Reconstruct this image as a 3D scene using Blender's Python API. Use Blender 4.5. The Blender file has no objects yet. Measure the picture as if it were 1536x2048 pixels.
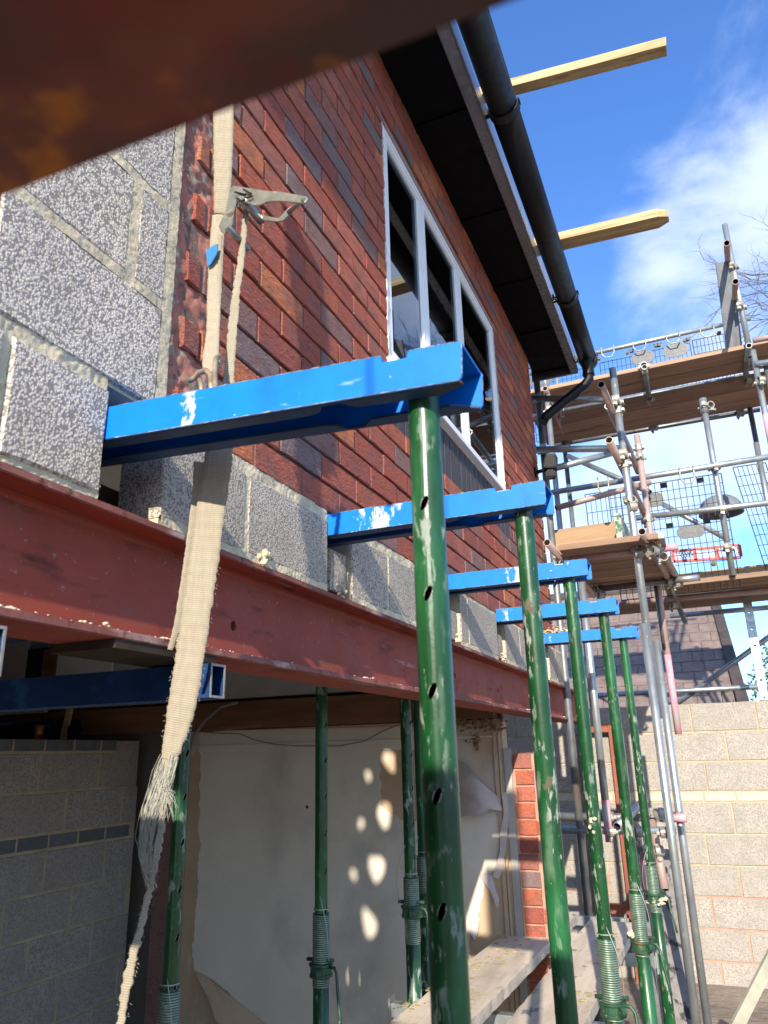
import bpy, bmesh, math, random
from mathutils import Vector, Matrix, noise
random.seed(7)
S = bpy.context.scene
COL = S.collection
R = math.radians
# ------------------------------------------------------------------ camera
CR = ((0.9201998, 0.3907001, -0.0242048), (-0.1419310, 0.2753798, -0.9508005), (-0.3648123, 0.8783618, 0.3088569))
FPX = 1500.04
cd = bpy.data.cameras.new('camera')
cam = bpy.data.objects.new('camera', cd); COL.objects.link(cam)
r_, d_, f_ = [Vector(v) for v in CR]
m = Matrix.Identity(4)
for i in range(3):
    m[i][0] = r_[i]; m[i][1] = -d_[i]; m[i][2] = -f_[i]
cam.matrix_world = m
cd.sensor_fit = 'VERTICAL'; cd.sensor_height = 36; cd.sensor_width = 27
cd.lens = 36 * FPX / 2048
cd.clip_start = 0.02; cd.clip_end = 3000
cd.dof.use_dof = True; cd.dof.focus_distance = 2.6; cd.dof.aperture_fstop = 26.4 / 3.2
S.camera = cam
S.render.resolution_x = 768; S.render.resolution_y = 1024
# ------------------------------------------------------------------ light
SUND = Vector((0.195, -1.0, 0.465)).normalized()        # towards the sun
elev = math.asin(SUND.z); azi = math.atan2(SUND.x, SUND.y)
W = bpy.data.worlds.new("World"); S.world = W; W.use_nodes = True
nt = W.node_tree; nt.nodes.clear(); L = nt.links.new
out = nt.nodes.new('ShaderNodeOutputWorld'); bg = nt.nodes.new('ShaderNodeBackground')
sky = nt.nodes.new('ShaderNodeTexSky'); sky.sky_type = 'NISHITA'; sky.sun_disc = False
sky.sun_elevation = elev; sky.sun_rotation = azi
sky.air_density = 1.0; sky.dust_density = 0.4; sky.ozone_density = 2.2
bg.inputs['Strength'].default_value = 0.15
tc = nt.nodes.new('ShaderNodeTexCoord')
mp = nt.nodes.new('ShaderNodeMapping'); mp.inputs['Scale'].default_value = (1.3, 1.3, 2.2); mp.inputs['Location'].default_value = (0.35, 0.1, 0.12)
n1 = nt.nodes.new('ShaderNodeTexNoise'); n1.inputs['Scale'].default_value = 2.3; n1.inputs['Detail'].default_value = 8; n1.inputs['Roughness'].default_value = 0.58
n1.inputs['Distortion'].default_value = 0.25
L(tc.outputs['Generated'], mp.inputs[0]); L(mp.outputs[0], n1.inputs['Vector'])
# banks of cloud in the north, one added behind; noise streaks the rest
def bank(d, a, b, hi=.26):
    vd = nt.nodes.new('ShaderNodeVectorMath'); vd.operation = 'DISTANCE'
    L(tc.outputs['Generated'], vd.inputs[0]); vd.inputs[1].default_value = d
    mr = nt.nodes.new('ShaderNodeMapRange'); mr.inputs[1].default_value = a; mr.inputs[2].default_value = b
    mr.inputs[3].default_value = hi; mr.inputs[4].default_value = 0.03; L(vd.outputs['Value'], mr.inputs[0]); return mr.outputs[0]
def ray(u, v): return ((u - 768) / FPX) * r_ + ((v - 1024) / FPX) * d_ + f_
b1 = bank(ray(1560, 330).normalized(), 0.0, 0.24); b2 = bank(ray(1330, 900).normalized(), 0.05, 0.42); b3 = bank(ray(1330, 540).normalized(), 0.0, 0.17); b4 = bank((0.6, -0.65, 0.5), 0.2, 1.35, .22)  # last bank: unseen cloud behind the camera, added to whiten the fill light
mx = nt.nodes.new('ShaderNodeMath'); mx.operation = 'MAXIMUM'; L(b1, mx.inputs[0]); L(b2, mx.inputs[1])
mx2 = nt.nodes.new('ShaderNodeMath'); mx2.operation = 'MAXIMUM'; L(mx.outputs[0], mx2.inputs[0]); L(b3, mx2.inputs[1])
clr = nt.nodes.new('ShaderNodeVectorMath'); clr.operation = 'DISTANCE'; L(tc.outputs['Generated'], clr.inputs[0]); clr.inputs[1].default_value = ray(900, 80).normalized()
cl2 = nt.nodes.new('ShaderNodeMapRange'); cl2.inputs[1].default_value = .05; cl2.inputs[2].default_value = .55; cl2.inputs[3].default_value = -.17; cl2.inputs[4].default_value = .0; L(clr.outputs['Value'], cl2.inputs[0])
ad0 = nt.nodes.new('ShaderNodeMath'); ad0.operation = 'ADD'; L(n1.outputs['Fac'], ad0.inputs[0]); L(cl2.outputs[0], ad0.inputs[1])
mx3 = nt.nodes.new('ShaderNodeMath'); mx3.operation = 'MAXIMUM'; L(mx2.outputs[0], mx3.inputs[0]); L(b4, mx3.inputs[1])
ad = nt.nodes.new('ShaderNodeMath'); ad.operation = 'ADD'; L(ad0.outputs[0], ad.inputs[0]); L(mx3.outputs[0], ad.inputs[1])
cr = nt.nodes.new('ShaderNodeMapRange'); cr.interpolation_type = 'SMOOTHSTEP'; cr.inputs[1].default_value = 0.52; cr.inputs[2].default_value = 0.80; cr.inputs[4].default_value = 0.74
L(ad.outputs[0], cr.inputs[0])
mixc = nt.nodes.new('ShaderNodeMix'); mixc.data_type = 'RGBA'
tint = nt.nodes.new('ShaderNodeMix'); tint.data_type = 'RGBA'; tint.blend_type = 'MULTIPLY'; tint.inputs[0].default_value = 1
tint.inputs[7].default_value = (0.50, 0.76, 1.15, 1)
L(sky.outputs[0], tint.inputs[6]); L(tint.outputs[2], mixc.inputs[6]); mixc.inputs[7].default_value = (3.7, 4.1, 4.9, 1)
L(cr.outputs[0], mixc.inputs[0]); L(mixc.outputs[2], bg.inputs['Color']); L(bg.outputs[0], out.inputs[0])
sl = bpy.data.lights.new('sun', 'SUN'); sl.energy = 4.0; sl.angle = R(0.53); sl.color = (1.0, 0.91, 0.78)
sun = bpy.data.objects.new('sun', sl); COL.objects.link(sun)
sun.rotation_euler = SUND.to_track_quat('Z', 'Y').to_euler(); sun.location = (3, -6, 6)
vs = S.view_settings; vs.view_transform = 'Standard'; vs.look = 'None'; vs.gamma = 1; vs.use_curve_mapping = False
vs.exposure = 1.02
S.render.engine = 'CYCLES'

# ------------------------------------------------------------------ pixel -> place (photo pixels, 1536 x 2048)
def at(u, v, x=None, y=None, z=None, d=None):
    r = ray(u, v)
    if x is not None: return r * (x / r.x)
    if y is not None: return r * (y / r.y)
    if z is not None: return r * (z / r.z)
    return r * d
WX = -0.82          # outer face of the house wall
GZ = -1.65          # ground

# ------------------------------------------------------------------ materials
def mat(name, base, rough=0.8, metal=0.0, var=0.12, vscale=6, bump=0.0, bscale=80, bdist=0.002, stretch=(1, 1, 1), spots=None, rand=0.0, spec=0.5, coat=0, detail=6):
    """base colour varied by noise; spots = list of (colour, scale, lo, hi, stretch[, rough])"""
    M = bpy.data.materials.new(name); M.use_nodes = True
    t = M.node_tree; N = t.nodes; l = t.links.new; p = N['Principled BSDF']
    tc = N.new('ShaderNodeTexCoord'); oi = N.new('ShaderNodeObjectInfo')
    off = N.new('ShaderNodeVectorMath'); off.operation = 'MULTIPLY_ADD'
    cmb = N.new('ShaderNodeCombineXYZ'); l(oi.outputs['Random'], cmb.inputs[0]); l(oi.outputs['Random'], cmb.inputs[1]); l(oi.outputs['Random'], cmb.inputs[2])
    l(cmb.outputs[0], off.inputs[0]); off.inputs[1].default_value = (13, 27, 41); l(tc.outputs['Object'], off.inputs[2])
    vec = off.outputs[0]
    def nz(scale, st=(1, 1, 1), det=detail, ro=0.6):
        q = N.new('ShaderNodeMapping'); q.inputs['Scale'].default_value = st; l(vec, q.inputs[0])
        n = N.new('ShaderNodeTexNoise'); n.inputs['Scale'].default_value = scale; n.inputs['Detail'].default_value = det; n.inputs['Roughness'].default_value = ro
        l(q.outputs[0], n.inputs['Vector']); return n.outputs['Fac']
    def rng(s, a, b, c=0.0, d=1.0):
        r = N.new('ShaderNodeMapRange'); r.inputs[1].default_value = a; r.inputs[2].default_value = b; r.inputs[3].default_value = c; r.inputs[4].default_value = d
        l(s, r.inputs[0]); return r.outputs[0]
    def mixf(f, a, b, bt='MIX'):
        q = N.new('ShaderNodeMix'); q.data_type = 'RGBA'; q.blend_type = bt
        if isinstance(f, float): q.inputs[0].default_value = f
        else: l(f, q.inputs[0])
        for i, c in ((6, a), (7, b)):
            if isinstance(c, tuple): q.inputs[i].default_value = (*c[:3], 1)
            else: l(c, q.inputs[i])
        return q.outputs[2]
    f = rng(nz(vscale, stretch), 0.3, 0.7)
    lo = tuple(c * (1 - var) for c in base); hi = tuple(min(1, c * (1 + var)) for c in base)
    c = mixf(f, lo, hi)
    if rand:
        c = mixf(rng(oi.outputs['Random'], 0, 1, 0, rand), c, (base[0] * .45, base[1] * .45, base[2] * .5))
    ro = None
    for s in (spots or []):
        k = rng(nz(s[1], s[4]), s[2], s[3])
        if len(s) > 6:
            mm = N.new('ShaderNodeMath'); mm.operation = 'MULTIPLY'; l(k, mm.inputs[0]); l(rng(nz(s[6], (1, 1, .6), 3), .46, .56), mm.inputs[1]); k = mm.outputs[0]
        c = mixf(k, c, s[0])
        if len(s) > 5:
            q = N.new('ShaderNodeMix'); l(k, q.inputs[0])
            if ro is None: q.inputs[2].default_value = rough
            else: l(ro, q.inputs[2])
            q.inputs[3].default_value = s[5]; ro = q.outputs[0]
    l(c, p.inputs['Base Color'])
    if ro is not None: l(ro, p.inputs['Roughness'])
    else: l(rng(nz(vscale * 3), 0.3, 0.7, max(0, rough - .08), min(1, rough + .08)), p.inputs['Roughness'])
    p.inputs['Metallic'].default_value = metal; p.inputs['Specular IOR Level'].default_value = spec
    if coat: p.inputs['Coat Weight'].default_value = coat; p.inputs['Coat Roughness'].default_value = .12
    if bump:
        b = N.new('ShaderNodeBump'); b.inputs['Strength'].default_value = bump; b.inputs['Distance'].default_value = bdist
        l(nz(bscale, stretch), b.inputs['Height']); l(b.outputs[0], p.inputs['Normal'])
    M['h'] = 1
    return M

def brick_mat():
    M = bpy.data.materials.new('rustic_brick'); M.use_nodes = True
    t = M.node_tree; N = t.nodes; l = t.links.new; p = N['Principled BSDF']
    tc = N.new('ShaderNodeTexCoord'); oi = N.new('ShaderNodeObjectInfo'); ge = N.new('ShaderNodeNewGeometry')
    sm = N.new('ShaderNodeMath'); l(oi.outputs['Random'], sm.inputs[0]); l(ge.outputs['Random Per Island'], sm.inputs[1])
    fr = N.new('ShaderNodeMath'); fr.operation = 'FRACT'; l(sm.outputs[0], fr.inputs[0])
    cr = N.new('ShaderNodeValToRGB'); cr.color_ramp.interpolation = 'CONSTANT'; l(fr.outputs[0], cr.inputs[0])
    cols = [(0, (0.401, 0.104, 0.065)), (.14, (0.472, 0.128, 0.069)), (.29, (0.342, 0.095, 0.067)), (.41, (0.590, 0.189, 0.084)), (.52, (0.425, 0.116, 0.073)), (.64, (0.277, 0.152, 0.129)),
            (.73, (0.366, 0.140, 0.101)), (.82, (0.472, 0.146, 0.090)), (.93, (0.236, 0.165, 0.157))]
    e = cr.color_ramp.elements
    e[0].position = 0; e[0].color = (*cols[0][1], 1); e[1].position = cols[1][0]; e[1].color = (*cols[1][1], 1)
    for ps, c in cols[2:]:
        q = e.new(ps); q.color = (*c, 1)
    off = N.new('ShaderNodeVectorMath'); off.operation = 'MULTIPLY_ADD'
    cm = N.new('ShaderNodeCombineXYZ')
    for i in range(3): l(fr.outputs[0], cm.inputs[i])
    l(cm.outputs[0], off.inputs[0]); off.inputs[1].default_value = (17, 31, 23); l(tc.outputs['Object'], off.inputs[2])
    def nz(scale, st, det=6, ro=.6, dist=0):
        q = N.new('ShaderNodeMapping'); q.inputs['Scale'].default_value = st; l(off.outputs[0], q.inputs[0])
        n = N.new('ShaderNodeTexNoise'); n.inputs['Scale'].default_value = scale; n.inputs['Detail'].default_value = det; n.inputs['Roughness'].default_value = ro; n.inputs['Distortion'].default_value = dist
        l(q.outputs[0], n.inputs['Vector']); return n.outputs['Fac']
    def rng(s, a, b, c=0.0, d=1.0):
        r = N.new('ShaderNodeMapRange'); r.inputs[1].default_value = a; r.inputs[2].default_value = b; r.inputs[3].default_value = c; r.inputs[4].default_value = d
        l(s, r.inputs[0]); return r.outputs[0]
    def mixc(f, a, b, bt='MIX'):
        q = N.new('ShaderNodeMix'); q.data_type = 'RGBA'; q.blend_type = bt; l(f, q.inputs[0])
        for i, c in ((6, a), (7, b)):
            if isinstance(c, tuple): q.inputs[i].default_value = (*c, 1)
            else: l(c, q.inputs[i])
        return q.outputs[2]
    c = mixc(rng(nz(18, (1, .6, 1)), .48, .66, 0, .6), cr.outputs[0], (.19, .115, .105))
    c = mixc(rng(nz(26, (1, .5, 1)), .55, .7, 0, .7), c, (.26, .085, .05))
    rel = nz(120, (1, .34, 1), 4, .6, 1.2)
    c = mixc(rng(rel, .34, .48, .5, 0), c, (.12, .05, .04))  # shade painted into the hollows of the brick relief
    c = mixc(rng(nz(320, (1, 1, 1), 2), .62, .72, 0, .5), c, (.36, .25, .2))
    l(c, p.inputs['Base Color']); p.inputs['Roughness'].default_value = .85; p.inputs['Specular IOR Level'].default_value = .22
    b = N.new('ShaderNodeBump'); b.inputs['Strength'].default_value = 1; b.inputs['Distance'].default_value = .0075; l(rel, b.inputs['Height'])
    b2 = N.new('ShaderNodeBump'); b2.inputs['Strength'].default_value = .5; b2.inputs['Distance'].default_value = .002; l(nz(380, (1, 1, 1), 3), b2.inputs['Height']); l(b.outputs[0], b2.inputs['Normal'])
    l(b2.outputs[0], p.inputs['Normal'])
    return M

def block_mat(name, pale, dark, scale, bd, tintr=.12):
    """open textured aggregate block: rounded grains with dark pores between them"""
    M = bpy.data.materials.new(name); M.use_nodes = True
    t = M.node_tree; N = t.nodes; l = t.links.new; p = N['Principled BSDF']
    tc = N.new('ShaderNodeTexCoord'); oi = N.new('ShaderNodeObjectInfo')
    off = N.new('ShaderNodeVectorMath'); off.operation = 'MULTIPLY_ADD'
    cm = N.new('ShaderNodeCombineXYZ')
    for i in range(3): l(oi.outputs['Random'], cm.inputs[i])
    l(cm.outputs[0], off.inputs[0]); off.inputs[1].default_value = (17, 31, 23); l(tc.outputs['Object'], off.inputs[2])
    v = off.outputs[0]
    wn = N.new('ShaderNodeTexNoise'); wn.inputs['Scale'].default_value = scale * .9; wn.inputs['Detail'].default_value = 3; l(v, wn.inputs['Vector'])
    wa = N.new('ShaderNodeVectorMath'); wa.operation = 'MULTIPLY_ADD'; l(wn.outputs['Color'], wa.inputs[0]); wa.inputs[1].default_value = (1.1 / scale,) * 3; l(v, wa.inputs[2])
    vo = N.new('ShaderNodeTexVoronoi'); vo.inputs['Scale'].default_value = scale; vo.feature = 'SMOOTH_F1'; vo.inputs['Smoothness'].default_value = .35; l(wa.outputs[0], vo.inputs['Vector'])
    no = N.new('ShaderNodeTexNoise'); no.inputs['Scale'].default_value = scale * .45; no.inputs['Detail'].default_value = 4; l(v, no.inputs['Vector'])
    big = N.new('ShaderNodeTexNoise'); big.inputs['Scale'].default_value = 9; big.inputs['Detail'].default_value = 4; l(v, big.inputs['Vector'])
    h = N.new('ShaderNodeMath'); h.operation = 'MULTIPLY_ADD'; l(no.outputs['Fac'], h.inputs[0]); h.inputs[1].default_value = -.9; l(vo.outputs['Distance'], h.inputs[2])
    def rng(s, a, b, c=0.0, d=1.0):
        r = N.new('ShaderNodeMapRange'); r.inputs[1].default_value = a; r.inputs[2].default_value = b; r.inputs[3].default_value = c; r.inputs[4].default_value = d
        l(s, r.inputs[0]); return r.outputs[0]
    def mixc(f, a, b):
        q = N.new('ShaderNodeMix'); q.data_type = 'RGBA'; l(f, q.inputs[0])
        for i, c in ((6, a), (7, b)):
            if isinstance(c, tuple): q.inputs[i].default_value = (*c, 1)
            else: l(c, q.inputs[i])
        return q.outputs[2]
    pore = rng(h.outputs[0], .05, .19)
    c = mixc(rng(big.outputs['Fac'], .35, .65), pale, tuple(x * .82 for x in pale))
    c = mixc(rng(oi.outputs['Random'], 0, 1, 0, tintr * 3), c, tuple(x * .72 for x in pale))
    c = mixc(pore, c, dark)
    l(c, p.inputs['Base Color']); p.inputs['Roughness'].default_value = .9; p.inputs['Specular IOR Level'].default_value = .25
    inv = rng(h.outputs[0], -.5, .25, 1, 0)
    b = N.new('ShaderNodeBump'); b.inputs['Strength'].default_value = 1; b.inputs['Distance'].default_value = bd; l(inv, b.inputs['Height']); l(b.outputs[0], p.inputs['Normal'])
    return M

M_brick = brick_mat()
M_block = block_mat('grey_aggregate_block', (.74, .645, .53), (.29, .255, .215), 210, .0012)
M_blockw = block_mat('cut_block', (.60, .525, .42), (.23, .20, .16), 260, .001)
M_blockb = block_mat('sunlit_back_block', (.43, .385, .33), (.27, .245, .21), 130, .002, .12)
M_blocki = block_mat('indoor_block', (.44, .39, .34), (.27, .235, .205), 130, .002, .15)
M_mortar_sand = mat('sandy_mortar', (.62, .53, .36), .95, spec=.15, var=.22, vscale=22, bump=.6, bscale=260, bdist=.0018, spots=[((.42, .34, .21), 30, .60, .72, (1, 1, 1))])
M_mortar_dark = mat('dark_raked_mortar', (.20, .135, .10), .95, var=.3, vscale=20, bump=1, bscale=200, bdist=.003)
M_mortar_yel = mat('yellow_mortar', (.42, .35, .22), .95, var=.2, vscale=10, bump=.7, bscale=150, bdist=.002)
M_mortar_red = mat('terracotta_mortar', (.46, .25, .17), .95, var=.2, vscale=10, bump=.7, bscale=150, bdist=.002)
M_oxide = mat('red_oxide_primer', (.31, .068, .042), .65, spec=.18, var=.12, vscale=5, bump=.3, bscale=60, bdist=.0006,
              spots=[((.34, .19, .15), 90, .64, .70, (1, 1, 1)), ((.26, .085, .065), 7, .52, .75, (1, .6, 1.5)), ((.10, .028, .02), 11, .56, .72, (1, .5, 2)), ((.38, .24, .19), 20, .67, .70, (1, .12, 2))])
M_oxide_edge = mat('dusty_red_oxide', (.27, .10, .08), .85, spec=.2, var=.25, vscale=9, bump=.6, bscale=90, bdist=.001,
                   spots=[((.48, .36, .31), 14, .54, .70, (1, .5, 1)), ((.15, .045, .035), 40, .55, .65, (1, 1, 1))])
M_rusty = mat('rusty_red_steel', (.24, .07, .045), .7, var=.5, vscale=10, bump=.5, bscale=50, bdist=.001,
              spots=[((.11, .055, .042), 7, .48, .60, (.6, 1.6, 1)), ((.50, .16, .025), 20, .53, .60, (1, 1, 1)), ((.25, .04, .03), 6, .58, .66, (1, 1, 1))])
M_blue = mat('glossy_blue_paint', (.0, .17, .64), .42, var=.10, vscale=20, bump=.12, bscale=260, bdist=.0005, spec=.3, 
             spots=[((.55, .56, .56), 34, .70, .735, (1.0, 1, 2.0), .9), ((.0, .11, .42), 8, .56, .8, (1, 1, 1)), ((.22, .17, .10), 70, .68, .73, (.5, 1, 1), .9), ((.25, .42, .70), 15, .64, .74, (.6, 1, 3), .5)])
M_blue_worn = mat('blue_paint_with_cement', (.0, .185, .66), .36, var=.10, vscale=20, bump=.2, bscale=260, bdist=.0005,
                  spots=[((.60, .60, .60), 26, .50, .56, (1.2, 1, 1.8), .9)])
M_blue_deep = mat('deep_blue_steel', (.012, .055, .15), .55, var=.3, vscale=14, bump=.3, bscale=90, bdist=.0008, spots=[((.07, .045, .03), 12, .56, .66, (.5, 1, 1), .8)])  # darker blue than the side plates, with brown dirt spots
M_edge = mat('bare_metal_edge', (.38, .34, .29), .6, metal=.4, var=.3, vscale=60)
M_green = mat('green_prop_paint', (.006, .052, .013), .33, var=.35, vscale=16, bump=.35, bscale=70, bdist=.0008, coat=.1,
              spots=[((.005, .055, .02), 6, .55, .68, (1, 1, .5)), ((.27, .30, .26), 36, .55, .60, (1.7, 1.7, .5), .8, 7), ((.42, .44, .38), 130, .65, .69, (1.4, 1.4, .35), .8, 5), ((.11, .075, .045), 26, .63, .68, (1, 1, .6), .9, 6), ((.02, .14, .045), 9, .5, .7, (1, 1, .3)),
                     ((.10, .17, .11), 24, .62, .78, (1, 1, .25), .5)])
M_green_dull = mat('worn_green_thread_paint', (.025, .075, .038), .45, metal=.15, var=.35, vscale=25, bump=.3, bscale=120, bdist=.0008,
                   spots=[((.42, .42, .33), 30, .62, .70, (1, 1, 1), .8), ((.20, .10, .035), 22, .62, .70, (1, 1, .6), .8)])
M_thread = mat('scuffed_thread_crest', (.26, .33, .26), .4, metal=.5, var=.35, vscale=40)
M_hole = mat('dark_tube_inside', (.006, .007, .006), .9)
M_galv = mat('galvanised_tube', (.40, .43, .43), .40, metal=.72, var=.22, vscale=16, bump=.2, bscale=120, bdist=.0006, stretch=(1, 1, .5),
             spots=[((.30, .27, .20), 12, .58, .72, (1, 1, .4), .7), ((.58, .58, .55), 36, .62, .70, (1, 1, .5), .6)])
M_galv_dark = mat('weathered_tube', (.20, .21, .21), .5, metal=.6, var=.3, vscale=12, bump=.2, bscale=120, bdist=.0006, spots=[((.16, .12, .08), 10, .55, .7, (1, 1, .4), .8)])
M_pink = mat('pink_painted_tube', (.62, .27, .32), .6, var=.2, vscale=16, spots=[((.42, .40, .38), 20, .52, .62, (1, 1, .4))])
M_rust = mat('brown_tube_end', (.42, .30, .26), .6, metal=.3, var=.2)
M_coupler = mat('coupler_steel', (.36, .34, .29), .55, metal=.5, var=.35, vscale=30, bump=.5, bscale=120, bdist=.001, spots=[((.55, .53, .46), 30, .58, .66, (1, 1, 1)), ((.14, .08, .05), 24, .6, .68, (1, 1, 1))])
M_wood = mat('weathered_scaffold_board', (.38, .24, .15), .85, var=.28, vscale=5, bump=.5, bscale=40, bdist=.0015, stretch=(.35, 6, 6), rand=.75,
             spots=[((.12, .065, .04), 3, .60, .75, (1, 5, 5)), ((.06, .03, .02), 16, .71, .75, (1, 1, 1))])
M_toewood = mat('toe_board_wood', (.34, .22, .12), .8, var=.2, vscale=5, bump=.4, bscale=40, bdist=.0015, stretch=(.35, 6, 6), spots=[((.28, .16, .08), 4, .58, .75, (1, 3, 6))])  # plain brown wood tone for the toe boards
M_pine = mat('fresh_pine', (.46, .34, .165), .7, var=.22, vscale=7, bump=.3, bscale=60, bdist=.0008, stretch=(.3, 6, 6), spots=[((.33, .22, .09), 12, .52, .6, (.15, 5, 5)), ((.34, .18, .07), 9, .72, .78, (1, 1, 1))])
M_dustboard = mat('mortar_dusted_board', (.56, .46, .35), .92, var=.25, vscale=4, bump=.8, bscale=50, bdist=.003, stretch=(3, .5, 3),
                  spots=[((.34, .27, .14), 9, .60, .68, (1, 1, 1)), ((.16, .17, .18), 14, .63, .68, (1, .6, 1)), ((.55, .48, .38), 25, .6, .72, (1, 1, 1))])
M_joist = mat('old_orange_joist', (.17, .075, .035), .75, var=.3, vscale=4, bump=.3, bscale=50, bdist=.001, stretch=(.4, 5, 5), spots=[((.10, .04, .02), 3, .55, .7, (.5, 2, 2))])
M_redtim = mat('red_stained_timber', (.25, .060, .026), .6, var=.25, vscale=6, bump=.3, bscale=60, bdist=.001, stretch=(5, 5, .4))
M_greytim = mat('silvered_old_board', (.16, .165, .17), .85, var=.35, vscale=6, bump=1, bscale=60, bdist=.003, stretch=(5, 5, .3))
M_upvc = mat('white_upvc', (.93, .92, .89), .4, var=.04, vscale=8)
M_black = mat('black_plastic', (.004, .004, .0048), .5, spec=.3, var=.3, vscale=12)
M_fascia = mat('anthracite_fascia', (.15, .155, .165), .28, metal=.3, var=.35, vscale=9, stretch=(1, .15, 1))
M_soffit = mat('black_soffit', (.002, .002, .0035), .7, var=.2, spec=.1)
M_soldier = mat('dark_grey_brick', (.058, .052, .056), .8, var=.25, vscale=25, bump=1, bscale=150, bdist=.003, stretch=(1, 1, .4))
M_plaster = mat('off_white_wallpaper', (.68, .61, .50), .9, var=.06, vscale=4, bump=.35, bscale=34, bdist=.004, spots=[((.46, .42, .36), 2.2, .55, .75, (1, 1, 1))])
M_bareplaster = mat('bare_plasterboard', (.50, .36, .23), .9, var=.12, vscale=3, bump=.3, bscale=60, bdist=.001, spots=[((.56, .46, .37), 4, .52, .62, (1, 1, .6))])
M_paper = mat('torn_wallpaper_back', (.50, .42, .37), .95, var=.15, vscale=14, bump=.5, bscale=60, bdist=.002)
M_blueblk = mat('blue_grey_brick', (.14, .145, .155), .85, var=.2, vscale=20, bump=.6, bscale=150, bdist=.002, rand=.4)
M_roof = mat('brown_roof_tile', (.205, .15, .125), .85, var=.25, vscale=6, bump=.5, bscale=60, bdist=.002, rand=.25, spots=[((.34, .31, .29), 30, .70, .73, (1, 1, 1)), ((.07, .055, .055), 9, .58, .7, (1, 1, 1))])
M_verge = mat('dark_verge_tile', (.055, .042, .038), .8, var=.4, vscale=12, bump=.8, bscale=50, bdist=.004)
M_strap = None
M_ratchet = mat('worn_zinc_ratchet', (.34, .34, .30), .36, metal=.92, var=.3, vscale=30, bump=.4, bscale=150, bdist=.0008,
                spots=[((.55, .33, .34), 16, .6, .68, (1, 1, 1), .7), ((.13, .12, .07), 22, .60, .68, (1, 1, 1), .8)])
M_hook = mat('rusty_zinc_hook', (.40, .31, .22), .5, metal=.6, var=.35, vscale=50, spots=[((.25, .10, .04), 30, .58, .66, (1, 1, 1), .8)])
M_ground = mat('trodden_earth', (.24, .19, .145), .95, var=.3, vscale=2, bump=1, bscale=12, bdist=.03)
M_conc = mat('concrete_slab', (.42, .39, .34), .9, var=.15, vscale=2, bump=.4, bscale=40, bdist=.004)
M_crumb = mat('mortar_crumbs', (.60, .50, .36), .95, var=.2, vscale=60, bump=.6, bscale=200, bdist=.002)
M_cable = mat('grey_cable', (.20, .20, .20), .5)
M_wire = mat('tie_wire', (.36, .38, .33), .45, metal=.5)
M_guard = mat('black_wire_mesh', (.035, .037, .042), .5, metal=.2)
M_plate = mat('grey_guard_plate', (.065, .068, .072), .5, metal=.3, var=.25, vscale=30)
M_redpl = mat('red_barrier_plastic', (.42, .04, .03), .5)
M_whpl = mat('white_barrier_plastic', (.62, .60, .60), .5)
M_leaf = mat('green_leaves', (.075, .13, .025), .6, var=.5, vscale=4, rand=.3)
M_twig = mat('bare_twig', (.10, .075, .06), .9)
M_alu = mat('aluminium_beam', (.36, .37, .38), .35, metal=.8, var=.15, vscale=12)
M_bluetag = mat('blue_label', (.02, .17, .42), .5)
M_copper = mat('copper_pipe', (.65, .25, .10), .35, metal=.8)
M_darkwall = mat('dark_backing', (.16, .14, .12), .9)  # dark backing tone for the rooms and the needle slots
M_lamp = mat('paper_lampshade', (.35, .30, .24), .9)
M_pinewr = mat('room_woodwork', (.16, .08, .04), .6)
M_green_hook = mat('green_clip', (.02, .18, .05), .5)

def glass():
    M = bpy.data.materials.new('window_glass'); M.use_nodes = True
    t = M.node_tree; N = t.nodes; N.clear(); l = t.links.new
    o = N.new('ShaderNodeOutputMaterial'); g = N.new('ShaderNodeBsdfGlossy'); tr = N.new('ShaderNodeBsdfTransparent'); mx = N.new('ShaderNodeMixShader'); fr = N.new('ShaderNodeFresnel')
    g.inputs['Roughness'].default_value = .01; g.inputs['Color'].default_value = (.9, .95, 1, 1); tr.inputs['Color'].default_value = (.82, .87, .86, 1); fr.inputs['IOR'].default_value = 2.1
    l(fr.outputs[0], mx.inputs[0]); l(tr.outputs[0], mx.inputs[1]); l(g.outputs[0], mx.inputs[2]); l(mx.outputs[0], o.inputs[0]); return M
M_glass = glass()

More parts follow.
